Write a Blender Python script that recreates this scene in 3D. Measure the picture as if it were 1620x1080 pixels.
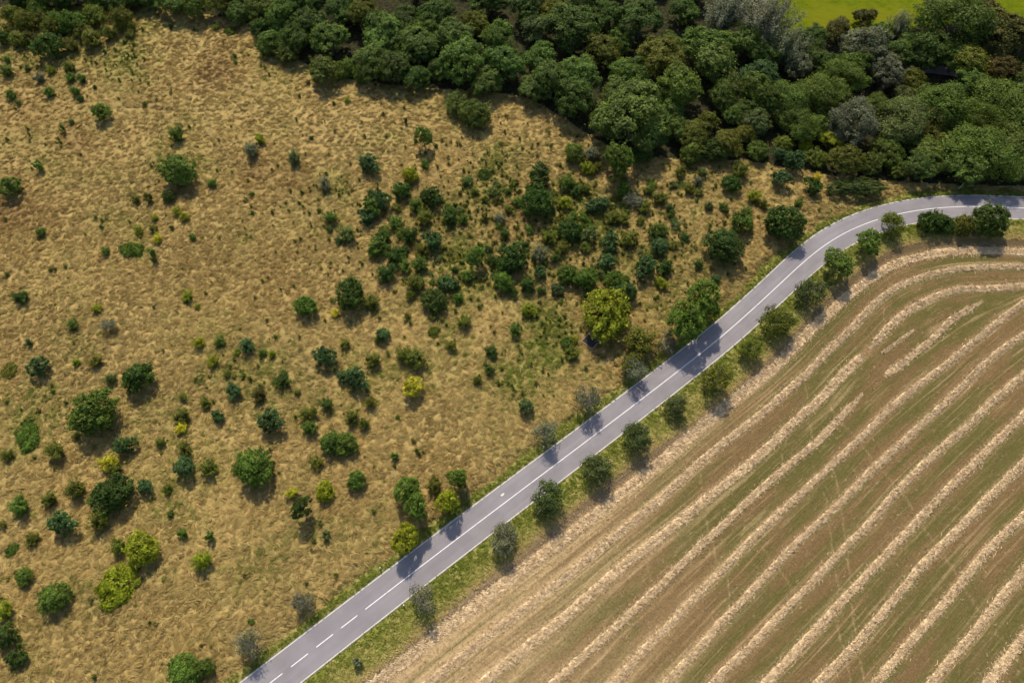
import bpy, math, random
import numpy as np
from mathutils import Vector

# ------------------------------------------------------------------ camera, sky, sun, exposure
sc = bpy.context.scene
for o in list(bpy.data.objects): bpy.data.objects.remove(o)
CAM_H, PITCH, FPX = 117.0, math.radians(62.0), 1080.0     # drone height in metres, tilt, focal length in photo pixels
cd = bpy.data.cameras.new('camera'); cam = bpy.data.objects.new('camera', cd)
sc.collection.objects.link(cam); sc.camera = cam
cam.location = (0, 0, CAM_H); cam.rotation_euler = (math.pi/2 - PITCH, 0, 0)
cd.sensor_width = 36; cd.lens = 24; cd.clip_start = 1; cd.clip_end = 8000
SUN_EL, SUN_AZ = math.radians(51), math.radians(-10)       # azimuth from +Y towards +X
w = bpy.data.worlds.new('World'); sc.world = w; w.use_nodes = True
nt = w.node_tree; bgn = nt.nodes['Background']
sky = nt.nodes.new('ShaderNodeTexSky'); sky.sky_type = 'NISHITA'; sky.sun_disc = False
sky.sun_elevation = SUN_EL; sky.sun_rotation = SUN_AZ; sky.air_density = 1.0; sky.dust_density = 1.5
nt.links.new(sky.outputs[0], bgn.inputs[0]); bgn.inputs[1].default_value = 0.148
sl = bpy.data.lights.new('sun', 'SUN'); sl.energy = 4.1; sl.angle = math.radians(0.6); sl.color = (1.0, 0.92, 0.77)
sun = bpy.data.objects.new('sun', sl); sc.collection.objects.link(sun)
sdir = Vector((-math.sin(SUN_AZ)*math.cos(SUN_EL), -math.cos(SUN_AZ)*math.cos(SUN_EL), -math.sin(SUN_EL)))
sun.rotation_euler = sdir.to_track_quat('-Z', 'Y').to_euler(); sun.location = (0, 200, 300)
vs = sc.view_settings; vs.view_transform = 'Standard'; vs.look = 'None'; vs.exposure = 0.35; vs.gamma = 1.0; vs.use_curve_mapping = False
sc.render.engine = 'CYCLES'; sc.cycles.max_bounces = 4; sc.cycles.diffuse_bounces = 2; sc.cycles.use_adaptive_sampling = True; sc.cycles.adaptive_threshold = .025; sc.cycles.adaptive_min_samples = 16; sc.cycles.caustics_reflective = False; sc.cycles.caustics_refractive = False; sc.cycles.transparent_max_bounces = 4
COL = sc.collection
rng = np.random.default_rng(7)

# ------------------------------------------------------------------ helpers
ST, CT = math.sin(PITCH), math.cos(PITCH)
def ground(px, py, z=0.0):
    """photo pixel -> point on the horizontal plane at height z"""
    px = np.asarray(px, float); py = np.asarray(py, float)
    u, v = px - 810, py - 540
    dy = FPX*CT - v*ST; dz = -(FPX*ST + v*CT); t = (z - CAM_H)/dz
    return np.stack([u*t, dy*t], -1)
def topix(P):
    P = np.asarray(P, float); X, Y = P[..., 0], P[..., 1]; Z = (P[..., 2] if P.shape[-1] > 2 else 0.0) - CAM_H
    d = Y*CT - Z*ST; dn = -Y*ST - Z*CT
    return np.stack([810 + FPX*X/d, 540 + FPX*dn/d], -1)
def depth_of(x, y, z): return y*CT - (z - CAM_H)*ST
def smooth01(t): t = np.clip(t, 0, 1); return t*t*(3 - 2*t)
def sstep(a, b, x): return smooth01((x - a)/(b - a))
_perm = np.random.default_rng(3).permutation(4096)
def noise2(x, y, seed=0):
    x = np.asarray(x, float); y = np.asarray(y, float)
    xi = np.floor(x).astype(int); yi = np.floor(y).astype(int); xf = x - xi; yf = y - yi
    def gr(ix, iy, dx, dy):
        h = _perm[(ix + _perm[(iy + seed*131) & 4095]) & 4095]*(2*math.pi/4096)
        return np.cos(h)*dx + np.sin(h)*dy
    u = xf**3*(xf*(xf*6 - 15) + 10); v = yf**3*(yf*(yf*6 - 15) + 10)
    a = gr(xi, yi, xf, yf); b = gr(xi+1, yi, xf-1, yf); c = gr(xi, yi+1, xf, yf-1); d = gr(xi+1, yi+1, xf-1, yf-1)
    return ((a + u*(b-a)) + v*((c + u*(d-c)) - (a + u*(b-a))))*1.5
def fbm(x, y, seed=0, oct=4):
    s = 0; a = 1.0; n = 0
    for k in range(oct): s = s + a*noise2(x*2**k, y*2**k, seed + k); n += a; a *= .5
    return s/n
def resample(P, n=None, step=None):
    P = np.asarray(P, float); d = np.r_[0, np.cumsum(np.hypot(*np.diff(P, axis=0).T))]
    if step: n = max(2, int(d[-1]/step) + 1)
    t = np.linspace(0, d[-1], n); return np.c_[np.interp(t, d, P[:, 0]), np.interp(t, d, P[:, 1])]
def smooth_line(P, step=1.0, sig=4.0):
    """resample a polyline and round it off, keeping the ends"""
    P = resample(P, step=step); k = int(sig*3/step); x = np.arange(-k, k+1)*step; g = np.exp(-x*x/(2*sig*sig)); g /= g.sum()
    out = []
    for c in P.T:
        e = np.r_[2*c[0] - c[k:0:-1], c, 2*c[-1] - c[-2:-k-2:-1]] if len(c) > k+1 else np.r_[np.full(k, c[0]), c, np.full(k, c[-1])]
        out.append(np.convolve(e, g, 'valid'))
    return np.array(out).T
def extend(P, a, b):
    P = np.asarray(P, float); d0 = P[0]-P[1]; d1 = P[-1]-P[-2]
    L = [P]
    if a: L.insert(0, [P[0] + d0/np.linalg.norm(d0)*a])
    if b: L.append([P[-1] + d1/np.linalg.norm(d1)*b])
    return np.vstack(L)
def pl_dist(Q, P):
    """signed distance (+ on the right of the line) and arc length for points Q against polyline P"""
    best = np.full(len(Q), 1e18); sg = np.zeros(len(Q)); ar = np.zeros(len(Q)); acc = 0.0
    for a, b in zip(P[:-1], P[1:]):
        d = b-a; L = math.hypot(*d); rx = Q[:, 0]-a[0]; ry = Q[:, 1]-a[1]
        t = np.clip((rx*d[0] + ry*d[1])/(L*L), 0, 1); ex = rx - t*d[0]; ey = ry - t*d[1]; q = ex*ex + ey*ey
        m = q < best; best = np.where(m, q, best); sg = np.where(m, np.sign(d[1]*rx - d[0]*ry), sg); ar = np.where(m, acc + t*L, ar); acc += L
    return np.sqrt(best)*sg, ar
def normals2(P):
    t = np.gradient(P, axis=0); t /= np.linalg.norm(t, axis=1)[:, None]; return np.c_[t[:, 1], -t[:, 0]]   # points right
def mesh_np(name, V, F, mats=(), smooth=False, mi=None):
    V = np.asarray(V, np.float32); me = bpy.data.meshes.new(name)
    me.vertices.add(len(V)); me.vertices.foreach_set('co', V.ravel())
    F = np.asarray(F, np.int32)
    if len(F):
        k = F.shape[1]; me.loops.add(F.size); me.loops.foreach_set('vertex_index', F.ravel()); me.polygons.add(len(F))
        me.polygons.foreach_set('loop_start', np.arange(0, F.size, k, dtype=np.int32))
        if mi is not None: me.polygons.foreach_set('material_index', np.asarray(mi, np.int32))
        me.polygons.foreach_set('use_smooth', np.full(len(F), smooth))
    for m in mats: me.materials.append(m)
    me.update(calc_edges=True); return me
def attr(me, name, arr):
    arr = np.asarray(arr)
    if arr.ndim == 2: a = me.attributes.new(name, 'FLOAT_VECTOR', 'POINT'); a.data.foreach_set('vector', arr.astype(np.float32).ravel())
    elif arr.dtype.kind == 'i': a = me.attributes.new(name, 'INT', 'POINT'); a.data.foreach_set('value', arr.astype(np.int32))
    else: a = me.attributes.new(name, 'FLOAT', 'POINT'); a.data.foreach_set('value', arr.astype(np.float32))
def put(name, me, parent=None, kind=None, label=None, cat=None, group=None):
    o = bpy.data.objects.new(name, me); COL.objects.link(o); o.parent = parent
    if kind: o['kind'] = kind
    if label: o['label'] = label
    if cat: o['category'] = cat
    if group: o['group'] = group
    return o
class Geo:
    def __init__(s): s.v = []; s.f = []; s.n = 0
    def add(s, V, F): s.v.append(np.asarray(V, float)); s.f.append(np.asarray(F, int) + s.n); s.n += len(V)
    def box(s, c, size, rz=0.0, tilt=None):
        h = np.array(size)/2; V = np.array([[x, y, z] for x in (-1, 1) for y in (-1, 1) for z in (-1, 1)])*h
        if tilt is not None: V = V @ np.array(tilt).T
        R = np.array([[math.cos(rz), -math.sin(rz), 0], [math.sin(rz), math.cos(rz), 0], [0, 0, 1]])
        s.add(V @ R.T + np.array(c), [[0,1,3,2],[4,6,7,5],[0,4,5,1],[2,3,7,6],[0,2,6,4],[1,5,7,3]])
    def tube(s, P, r, n=5):
        P = np.asarray(P, float); r = np.broadcast_to(r, len(P)); T = np.gradient(P, axis=0); T /= np.linalg.norm(T, axis=1)[:, None] + 1e-9
        A = np.cross(T, np.where(np.abs(T[:, 2:3]) < .9, [[0, 0, 1.]], [[1., 0, 0]])); A /= np.linalg.norm(A, axis=1)[:, None]; B = np.cross(T, A)
        th = np.arange(n)*2*math.pi/n
        V = (P[:, None] + r[:, None, None]*(np.cos(th)[None, :, None]*A[:, None] + np.sin(th)[None, :, None]*B[:, None])).reshape(-1, 3)
        F = [[i*n+j, i*n+(j+1) % n, (i+1)*n+(j+1) % n, (i+1)*n+j] for i in range(len(P)-1) for j in range(n)]
        s.add(V, F)
    def mesh(s, name, mats=(), smooth=False): return mesh_np(name, np.vstack(s.v), np.vstack(s.f), mats, smooth)

# ------------------------------------------------------------------ materials
def new_mat(name):
    m = bpy.data.materials.new(name); m.use_nodes = True; t = m.node_tree; t.nodes.clear()
    out = t.nodes.new('ShaderNodeOutputMaterial'); return m, t, out
class N:
    """small node-graph writer"""
    def __init__(s, t): s.t = t
    def link(s, sock, v):
        if isinstance(v, bpy.types.NodeSocket): s.t.links.new(v, sock)
        elif v is not None:
            if hasattr(sock.default_value, '__len__') and not isinstance(v, (tuple, list)): v = (v,)*len(sock.default_value)
            if hasattr(sock.default_value, '__len__') and len(sock.default_value) == 4 and len(v) == 3: v = (*v, 1)
            sock.default_value = v
    def math(s, op, a, b=None, c=None, clamp=False):
        n = s.t.nodes.new('ShaderNodeMath'); n.operation = op; n.use_clamp = clamp
        for i, v in enumerate((a, b, c)): s.link(n.inputs[i], v)
        return n.outputs[0]
    def attr(s, name, typ='GEOMETRY', out='Fac'):
        n = s.t.nodes.new('ShaderNodeAttribute'); n.attribute_name = name; n.attribute_type = typ; return n.outputs[out]
    def noise(s, vec, scale, detail=4, rough=.55, dist=0.0):
        n = s.t.nodes.new('ShaderNodeTexNoise'); s.link(n.inputs['Vector'], vec); n.inputs['Scale'].default_value = scale
        n.inputs['Detail'].default_value = detail; n.inputs['Roughness'].default_value = rough; n.inputs['Distortion'].default_value = dist
        return n.outputs['Fac']
    def mix(s, f, a, b, typ='MIX'):
        n = s.t.nodes.new('ShaderNodeMix'); n.data_type = 'RGBA'; n.blend_type = typ; n.clamp_factor = True
        s.link(n.inputs[0], f); s.link(n.inputs[6], a); s.link(n.inputs[7], b); return n.outputs[2]
    def ramp(s, f, lo, hi, a=0.0, b=1.0):
        n = s.t.nodes.new('ShaderNodeMapRange'); n.interpolation_type = 'SMOOTHSTEP'; s.link(n.inputs[0], f)
        n.inputs[1].default_value = lo; n.inputs[2].default_value = hi; n.inputs[3].default_value = a; n.inputs[4].default_value = b; return n.outputs[0]
    def comb(s, x, y, z=0.0):
        n = s.t.nodes.new('ShaderNodeCombineXYZ')
        for i, v in enumerate((x, y, z)): s.link(n.inputs[i], v)
        return n.outputs[0]
    def pos(s): return s.t.nodes.new('ShaderNodeNewGeometry').outputs['Position']
    def island(s): return s.t.nodes.new('ShaderNodeNewGeometry').outputs['Random Per Island']
    def scale(s, v, f):
        n = s.t.nodes.new('ShaderNodeVectorMath'); n.operation = 'SCALE'; s.link(n.inputs[0], v); s.link(n.inputs[3], f); return n.outputs[0]
    def bump(s, h, strength, dist):
        n = s.t.nodes.new('ShaderNodeBump'); s.link(n.inputs['Height'], h); n.inputs['Strength'].default_value = strength; n.inputs['Distance'].default_value = dist; return n.outputs[0]
    def bsdf(s, color, rough=.9, normal=None, spec=.2):
        n = s.t.nodes.new('ShaderNodeBsdfPrincipled'); s.link(n.inputs['Base Color'], color); s.link(n.inputs['Roughness'], rough)
        n.inputs['Specular IOR Level'].default_value = spec
        if normal is not None: s.t.links.new(normal, n.inputs['Normal'])
        return n.outputs[0]
def simple(name, col, rough=.8, var=.15, sc_=3.0):
    m, t, out = new_mat(name); n = N(t); f = n.noise(n.pos(), sc_)
    c = n.mix(n.ramp(f, .3, .7), tuple(x*(1-var) for x in col), tuple(min(1, x*(1+var)) for x in col))
    t.links.new(n.bsdf(c, rough), out.inputs[0]); return m

def leaf_material():
    m, t, out = new_mat('leaf'); n = N(t)
    oi = t.nodes.new('ShaderNodeObjectInfo'); isl = n.island()
    f = n.math('MULTIPLY', n.ramp(isl, 0, 1, .62, 1.42), n.attr('tone')); c = n.scale(oi.outputs['Color'], f)
    warm = n.math('MULTIPLY', n.ramp(isl, .78, 1.0), .2)
    c = n.mix(warm, c, n.scale(n.mix(1.0, oi.outputs['Color'], (1.5, 1.2, .75), 'MULTIPLY'), 1.1))
    d = t.nodes.new('ShaderNodeBsdfPrincipled'); n.link(d.inputs['Base Color'], c); d.inputs['Roughness'].default_value = .55; d.inputs['Specular IOR Level'].default_value = .12
    tr = t.nodes.new('ShaderNodeBsdfTranslucent'); n.link(tr.inputs['Color'], n.mix(1.0, c, (1.15, 1.2, .6), 'MULTIPLY'))
    mx = t.nodes.new('ShaderNodeMixShader'); mx.inputs[0].default_value = .42
    t.links.new(d.outputs[0], mx.inputs[1]); t.links.new(tr.outputs[0], mx.inputs[2]); t.links.new(mx.outputs[0], out.inputs[0]); return m
M_LEAF = leaf_material()
M_BARK = simple('bark', (.10, .085, .07), .9, .3, 6)
M_TWIG = simple('grey_twig', (.26, .24, .22), .9, .2, 6)

def grass_material(name, stops):
    """blades coloured by the tuft's own tone (dry to green) and brightness"""
    m, t, out = new_mat(name); n = N(t)
    tone = n.attr('tone', 'INSTANCER'); br = n.attr('bright', 'INSTANCER')
    r = t.nodes.new('ShaderNodeValToRGB'); e = r.color_ramp.elements
    e[0].position, e[0].color = stops[0][0], (*stops[0][1], 1); e[1].position, e[1].color = stops[-1][0], (*stops[-1][1], 1)
    for p, c in stops[1:-1]: q = e.new(p); q.color = (*c, 1)
    t.links.new(tone, r.inputs[0]); c = n.scale(r.outputs[0], n.math('MULTIPLY', br, n.ramp(n.island(), 0, 1, .84, 1.16)))
    d = t.nodes.new('ShaderNodeBsdfDiffuse'); n.link(d.inputs[0], c); tr = t.nodes.new('ShaderNodeBsdfTranslucent'); n.link(tr.inputs[0], c)
    mx = t.nodes.new('ShaderNodeMixShader'); mx.inputs[0].default_value = .25
    t.links.new(d.outputs[0], mx.inputs[1]); t.links.new(tr.outputs[0], mx.inputs[2]); t.links.new(mx.outputs[0], out.inputs[0]); return m
DRY = (.435, .312, .116); DRY2 = (.335, .230, .077); OLIVE = (.215, .198, .048); GREEN = (.115, .145, .022)
M_MEADOWGRASS = grass_material('meadow_grass', [(0, (.26, .168, .060)), (.25, DRY2), (.5, DRY), (.75, OLIVE), (1, GREEN)])
M_VERGEGRASS = grass_material('verge_grass', [(0, DRY), (.4, (.40, .335, .105)), (.7, (.22, .22, .045)), (1, (.135, .165, .022))])
STRAW = (.52, .385, .225)
M_LOOSE = grass_material('loose_straw', [(0, (.36, .26, .14)), (.6, STRAW), (1, (.58, .43, .26))])

# ------------------------------------------------------------------ lines read from the photograph, laid on the ground
C_PX = [(426.7,1080),(600,946),(685.8,880),(840,763.3),(871.7,740),(1030,620),(1060,596.7),(1138.3,535.8),(1180,499),(1230,453),(1280,405),(1318,376.7),(1346.7,361),(1393,344),(1430,335),(1481,328),(1513,326),(1565,326),(1617,329)]
road_c = smooth_line(extend(ground(*np.array(C_PX).T), 55, 0), 1.0, 5.0)
# beyond the frame the bend keeps turning gently
d = road_c[-1]-road_c[-8]; a0 = math.atan2(d[1], d[0]); p = road_c[-1].copy(); ext = []
for i in range(70): a0 -= .004; p = p + np.array([math.cos(a0), math.sin(a0)]); ext.append(p)
road_c = np.vstack([road_c, ext])
road_n = normals2(road_c)
HW = 2.86 + .22*sstep(1170, 1330, topix(road_c)[:, 0])      # half width to the edge lines, a little wider round the bend
EDGE_PX = [(540,1110),(575,1080),(640,1030),(690,985),(760,925),(820,880),(870,838),(945,778),(1020,722),(1080,682),(1130,645),(1190,594),(1255,530),(1310,470),(1350,436),(1400,400),(1450,384),(1530,378),(1620,381)]
field_edge = smooth_line(extend(ground(*np.array(EDGE_PX).T), 50, 60), 1.5, 3)
WOOD_PX = [(-60,14),(100,12),(230,10),(330,24),(400,40),(440,80),(510,118),(560,128),(640,138),(760,146),(830,152),(885,185),(940,222),(1000,250),(1060,252),(1130,252),(1200,256),(1280,275),(1400,288),(1500,292),(1620,296),(1720,300)]
wood_edge = smooth_line(extend(ground(*np.array(WOOD_PX).T), 80, 80), 2, 3)
TRACK_PX = [(1425,103),(1450,106),(1530,116),(1620,131),(1720,150)]
track = smooth_line(extend(ground(*np.array(TRACK_PX).T), 0, 40), 2, 4)
WIND = [  # straw windrows: (pixel line, half width m, height m)
 ([(1620,396),(1527,393),(1475,399),(1415,415),(1380,438),(1344,464),(1313,494),(1281,522),(1246,561),(1211,593),(1158,633),(1112,672),(1070,709),(1010,757),(958,800),(877,862),(806,915),(736,968),(666,1024),(600,1075)], .80, .20),
 ([(1620,419),(1563,420),(1510,423),(1468,433),(1425,448.5),(1397,466),(1369,494),(1341,526),(1313,550.5),(1288,579),(1253,610),(1218,642),(1175.6,677),(1140,702),(1108,729),(1052.6,781),(993,830),(940,874),(877,926),(820,967),(757,1016),(701,1059),(676,1080)], .58, .26),
 ([(1620,450),(1562.6,454.5),(1520,453),(1482,466),(1439,487),(1408,514),(1387,540),(1362,565),(1330,593),(1302,628),(1267,656),(1228,696),(1170,747),(1112,793),(1053,841),(993,886),(929,943),(877,988),(813,1038),(771,1073)], .66, .28),
 ([(1620,478),(1591,498),(1545,536.5),(1499,575),(1450,610),(1404,649),(1358.5,695),(1299,751),(1239,805.6),(1190,851),(1140,904),(1105,937),(1063,983),(1017,1027),(975,1076)], .52, .3),
 ([(1620,529),(1591,547),(1552,579),(1520,614),(1478,653),(1432,695),(1376,746),(1337,788),(1295,827),(1253,865),(1211,911),(1172,953),(1133,992),(1091,1041),(1055,1078)], .52, .3),
 ([(1620,593),(1577,628),(1531,674),(1494,704),(1468,728),(1418,777),(1376,828),(1330,872),(1278,929),(1239,967),(1204,1006),(1151,1055),(1128,1080)], .52, .3),
 ([(1620,656),(1580,695),(1534.5,740),(1485,788),(1436,841),(1387,893.5),(1337,946),(1288,999),(1253,1038),(1218,1073)], .58, .27),
 ([(1620,732),(1563,788),(1517,837),(1468,883),(1429,932),(1387,981),(1344,1031),(1299,1076)], .56, .3),
 ([(1620,816),(1570,862),(1527,915),(1485,967),(1443,1013),(1390,1076)], .58, .28),
 ([(1620,904),(1580,950),(1545,999),(1503,1045),(1478,1076)], .55, .3),
 ([(1620,1010),(1580,1062),(1563,1082)], .75, .2),
]
SHORT = [([(1556,475),(1510,501),(1475,536),(1439.5,565),(1401,593)], .6, .26), ([(1366,621),(1330,660),(1295,697),(1253,731),(1218,760),(1175.6,798.5),(1140,834),(1105,865),(1053,918),(1000,967),(965,999),(912,1045),(884,1073),(850,1100)], .55, .24)]
wind = [smooth_line(extend(ground(*np.array(q[::-1]).T), 45, 45), 1.0, 2.0) for q, _, _ in WIND]
short = [smooth_line(extend(ground(*np.array(SHORT[0][0][::-1]).T), 0, 0), .6, 1.2), smooth_line(extend(ground(*np.array(SHORT[1][0][::-1]).T), 30, 0), .6, 1.2)]

# ------------------------------------------------------------------ terrain: one grid, cut into meadow, verge, stubble field, wood floor and pasture
G = 0.3
def wedge(Y): return 74 + (Y + 8)*.80
xs = np.arange(-225, 225.01, G); ys = np.arange(-12, 205.01, G)
XX, YY = np.meshgrid(xs, ys); inside = np.abs(XX) < wedge(YY) + 3
cell = inside[:-1, :-1] & inside[1:, 1:] & inside[:-1, 1:] & inside[1:, :-1]
used = np.zeros_like(inside); used[:-1, :-1] |= cell; used[1:, 1:] |= cell; used[:-1, 1:] |= cell; used[1:, :-1] |= cell
vid = np.full(XX.shape, -1); vid[used] = np.arange(used.sum())
Q = np.c_[XX[used], YY[used]]; PX = topix(Q)
cx, cy = np.arange(-226, 227.5, 1.2), np.arange(-13, 207.5, 1.2); CXX, CYY = np.meshgrid(cx, cy); CQ = np.c_[CXX.ravel(), CYY.ravel()]
def lerp_grid(f, q):
    f = f.reshape(CXX.shape); a = (q[:, 0]-cx[0])/1.2; b = (q[:, 1]-cy[0])/1.2; i = a.astype(int); j = b.astype(int); u = a-i; v = b-j
    return (f[j, i]*(1-u) + f[j, i+1]*u)*(1-v) + (f[j+1, i]*(1-u) + f[j+1, i+1]*u)*v
def pl_grid(P, q=None):
    d, a = pl_dist(CQ, P); q = Q if q is None else q; return lerp_grid(d, q), lerp_grid(a, q)
d_road, _ = pl_grid(road_c[::2]); d_field, s_field = pl_grid(field_edge); d_wood, _ = pl_grid(wood_edge[::2])
wob = 1.2*fbm(Q[:, 0]*.12, Q[:, 1]*.12, 11, 3)
verge_w = np.where(d_road < 0, 5.2 + 2.2*fbm(Q[:, 0]*.08, Q[:, 1]*.08, 5, 3), 60)     # green strip, left side
far = d_field > 0
in_wood = (d_wood < 0) & ~far
pasture = in_wood & (PX[:, 1] < 52 - .06*(PX[:, 0] - 1300)) & (PX[:, 0] > 1215)
ad = np.abs(d_road)
verge = ~far & ~in_wood & (((d_road < 0) & (-d_road < verge_w)) | (d_road >= 0))
# grass lodged in waves: a flow direction that wanders, ridges across it
flow = .25 + 1.1*fbm(Q[:, 0]*.035, Q[:, 1]*.035, 21, 2) + .9*fbm(Q[:, 0]*.16, Q[:, 1]*.16, 23, 2)
wx = Q[:, 0] + 1.3*fbm(Q[:, 0]*.35, Q[:, 1]*.35, 31, 2); wy = Q[:, 1] + 1.3*fbm(Q[:, 0]*.35, Q[:, 1]*.35, 37, 2)
ridge = 1 - np.abs(noise2(wx*.42, wy*.8, 41))*1.7; ridge2 = 1 - np.abs(noise2(wx*.95, wy*1.5, 43))*1.7
relief = .25*ridge + .14*ridge2 + .06*noise2(Q[:, 0]*1.9, Q[:, 1]*1.9, 47)
tmp = np.zeros(XX.shape); tmp[used] = relief; gy, gx = np.gradient(tmp, G); gx, gy = -gx[used], -gy[used]; gl = np.hypot(gx, gy) + .12
flow = np.arctan2(gy/gl + .55*np.sin(flow), gx/gl + .55*np.cos(flow))       # the grass lies down the waves, leaning with the wind
calm = sstep(-.05, .5, fbm(Q[:, 0]*.022, Q[:, 1]*.022, 51, 3) + .5*sstep(520, 120, PX[:, 1]))
amp = np.where(verge, .28, 1.0 - .6*calm)*np.where(in_wood, .6, 1)
z = relief*amp + .35*fbm(Q[:, 0]*.03, Q[:, 1]*.03, 61, 2)*sstep(4, 18, ad)
zf = .05*noise2(Q[:, 0]*2.2, Q[:, 1]*2.2, 71) + .10*fbm(Q[:, 0]*.05, Q[:, 1]*.05, 73, 2)
z = np.where(far, zf - .42*sstep(0, 1.4, d_field), z*sstep(-.2, -2.0, d_field) + .12*sstep(2.2, .1, -d_field))
lip = .02 + .0*ad
z = z*sstep(3.1, 4.3, ad) - .05*sstep(4.2, 3.3, ad)*1.0 + .05*sstep(3.2, 3.5, ad)*sstep(5, 4, ad)
z = np.where(ad < 3.2, -.09, z)
z -= .35*np.exp(-((d_road + 5.2)/1.1)**2)*(~far)                                         # shallow roadside ditch
z = np.where(np.abs(pl_grid(track)[0]) < 2.4, 0.0, z)
# colour fields carried to the materials
def blobs(L):
    s = np.zeros(len(Q))
    for x, y, r, k in L: s = np.maximum(s, k*np.exp(-(((PX[:, 0]-x)**2 + ((PX[:, 1]-y)*1.25)**2)/(r*r))))
    return s
GREENB = [(850,570,75,1),(870,520,60,.8),(830,600,60,.7),(700,400,120,.55),(900,340,120,.6),(1000,400,130,.55),(60,610,70,.65),(20,650,60,.6),(130,560,50,.5),(225,395,28,.9),(240,255,40,.6),(60,230,50,.45),(200,270,50,.5),(520,290,40,.6),(700,540,60,.4),(300,830,40,.3),(230,910,60,.6),(190,930,50,.8),(40,720,50,.5),(150,700,50,.4),(250,640,60,.35),(560,140,50,.4),(1100,290,70,.4),(780,300,60,.4),(60,100,60,.35),(120,40,120,.75),(330,560,90,.35),(460,640,90,.35),(380,600,60,.4),(900,600,60,.5),(120,820,80,.3)]
BROWNB = [(15,345,62,1),(125,218,34,.9),(340,112,36,.8),(400,268,42,.8),(480,290,34,.9),(60,180,60,.5),(200,440,70,.3),(350,420,90,.3),(230,150,60,.35),(420,440,60,.35),(990,520,40,.4),(280,300,40,.5)]
greenf = np.clip(blobs(GREENB)*.75 + .75*(fbm(Q[:, 0]*.06, Q[:, 1]*.06, 81, 4)) + .12, 0, 1)
brownf = np.clip(blobs(BROWNB) + .25*fbm(Q[:, 0]*.05, Q[:, 1]*.05, 83, 3), 0, 1)
PATHS = [[(290,55),(345,100),(380,132),(412,165),(445,200),(500,225)],[(332,200),(340,235),(380,262),(440,300),(500,345)],[(100,300),(180,292),(260,286),(330,294),(400,312)],[(140,175),(210,170),(300,178),(400,172)],[(500,200),(560,235),(610,245)],[(0,450),(60,400),(140,340),(260,285)],[(640,760),(560,735),(500,640),(480,560)]]
pathd = np.full(len(Q), 9.0)
for pth in PATHS: pathd = np.minimum(pathd, np.abs(pl_grid(smooth_line(ground(*np.array(pth).T), 1.5, 2))[0] + .5*fbm(Q[:, 0]*.2, Q[:, 1]*.2, 91, 2)))
pathf = np.exp(-(pathd/.45)**2)
z = z - .18*pathf*(~far)*(ad > 6)
vergef = np.where(d_road < 0, sstep(1.0, -1.6, -d_road - verge_w), 1.0)*np.where(far, 0, 1)
# rows of the field: which windrow a point lies between, and how far along
SD = np.array([pl_grid(q[::2], Q[far])[0] for q in wind]); al = pl_grid(wind[1][::2], Q[far])[1]
k = (SD > 0).sum(0)
pad = np.vstack([np.abs(d_field[far]) , np.abs(SD), np.full(SD.shape[1], 9.0)])
dl = np.take_along_axis(pad, k[None], 0)[0]; dr = np.take_along_axis(pad, k[None]+1, 0)[0]
rowf = np.zeros(len(Q)); rowf[far] = k + dl/(dl + dr + 1e-6); alongf = np.zeros(len(Q)); alongf[far] = al
near = np.minimum(np.abs(SD), 50).min(0)
strawf = np.zeros(len(Q))
pf = PX[far]; spread = 1.05 + .35*sstep(1250, 800, pf[:, 0])
strawf[far] = np.clip(np.exp(-(near/spread)**2)*(.22 + .42*sstep(1280, 900, pf[:, 0])) + .30*sstep(1180, 760, pf[:, 0])*sstep(700, 900, pf[:, 1] + 0*pf[:, 0]) + .72*np.exp(-((SD[0]+.3)/2.0)**2)*sstep(1300, 1150, pf[:, 0]), 0, 1)
TRAILS = [[(1321,742),(1332,798),(1342,869),(1348,925),(1351,978),(1365,1052),(1372,1090)],[(1309,788),(1316,858),(1328,925),(1325,988),(1337,1024),(1348,1073)],[(1316,645),(1344,677),(1380,723),(1408,756),(1443,795),(1460,830),(1481,855),(1510,900),(1538,946),(1573,992)],[(1274,596),(1279,640),(1284,684),(1290,700)],[(1255,655),(1247,690),(1243,705)],[(1110,730),(1112,795),(1125,850),(1140,905)],[(1180,830),(1165,890),(1150,905),(1158,950)],[(1400,470),(1402,500)],[(1200,860),(1230,890),(1255,935)],[(1010,855),(1022,880),(1027,912)]]
for pth in TRAILS:
    w_ = np.abs(pl_grid(smooth_line(ground(*np.array(pth).T), .8, .8), Q[far])[0] + .25*noise2(Q[far][:, 0]*.5, Q[far][:, 1]*.5, 95)); strawf[far] = np.maximum(strawf[far], .25*np.exp(-(w_/.14)**2))
mud = np.zeros(len(Q)); mud[far] = np.exp(-((d_field[far]-.9)/1.3)**2)

def ground_mat(name, fn):
    m, t, out = new_mat(name); n = N(t); c, h, b, dist = fn(n); t.links.new(n.bsdf(c, .95, n.bump(h, b, dist), .05), out.inputs[0]); return m
def meadow_fn(n):
    p = n.pos(); n1 = n.noise(p, .35, 5); n2 = n.noise(p, 2.2, 5, .7, .6)
    c = n.mix(n.ramp(n1, .35, .65), (.295, .204, .07), (.375, .264, .095))
    c = n.mix(n.math('MULTIPLY', n.ramp(n2, .45, .7), .6), c, (.19, .135, .05))
    c = n.mix(n.attr('brown'), c, (.225, .145, .056))
    c = n.mix(n.math('MULTIPLY', n.attr('green'), n.ramp(n2, .25, .6)), c, (.13, .13, .028))
    c = n.mix(n.math('MULTIPLY', n.attr('path'), .55), c, (.17, .12, .055))
    c = n.mix(n.math('MULTIPLY', n.attr('verge'), n.ramp(n2, .15, .55)), c, (.13, .15, .03)); return c, n2, .7, .12
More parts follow.
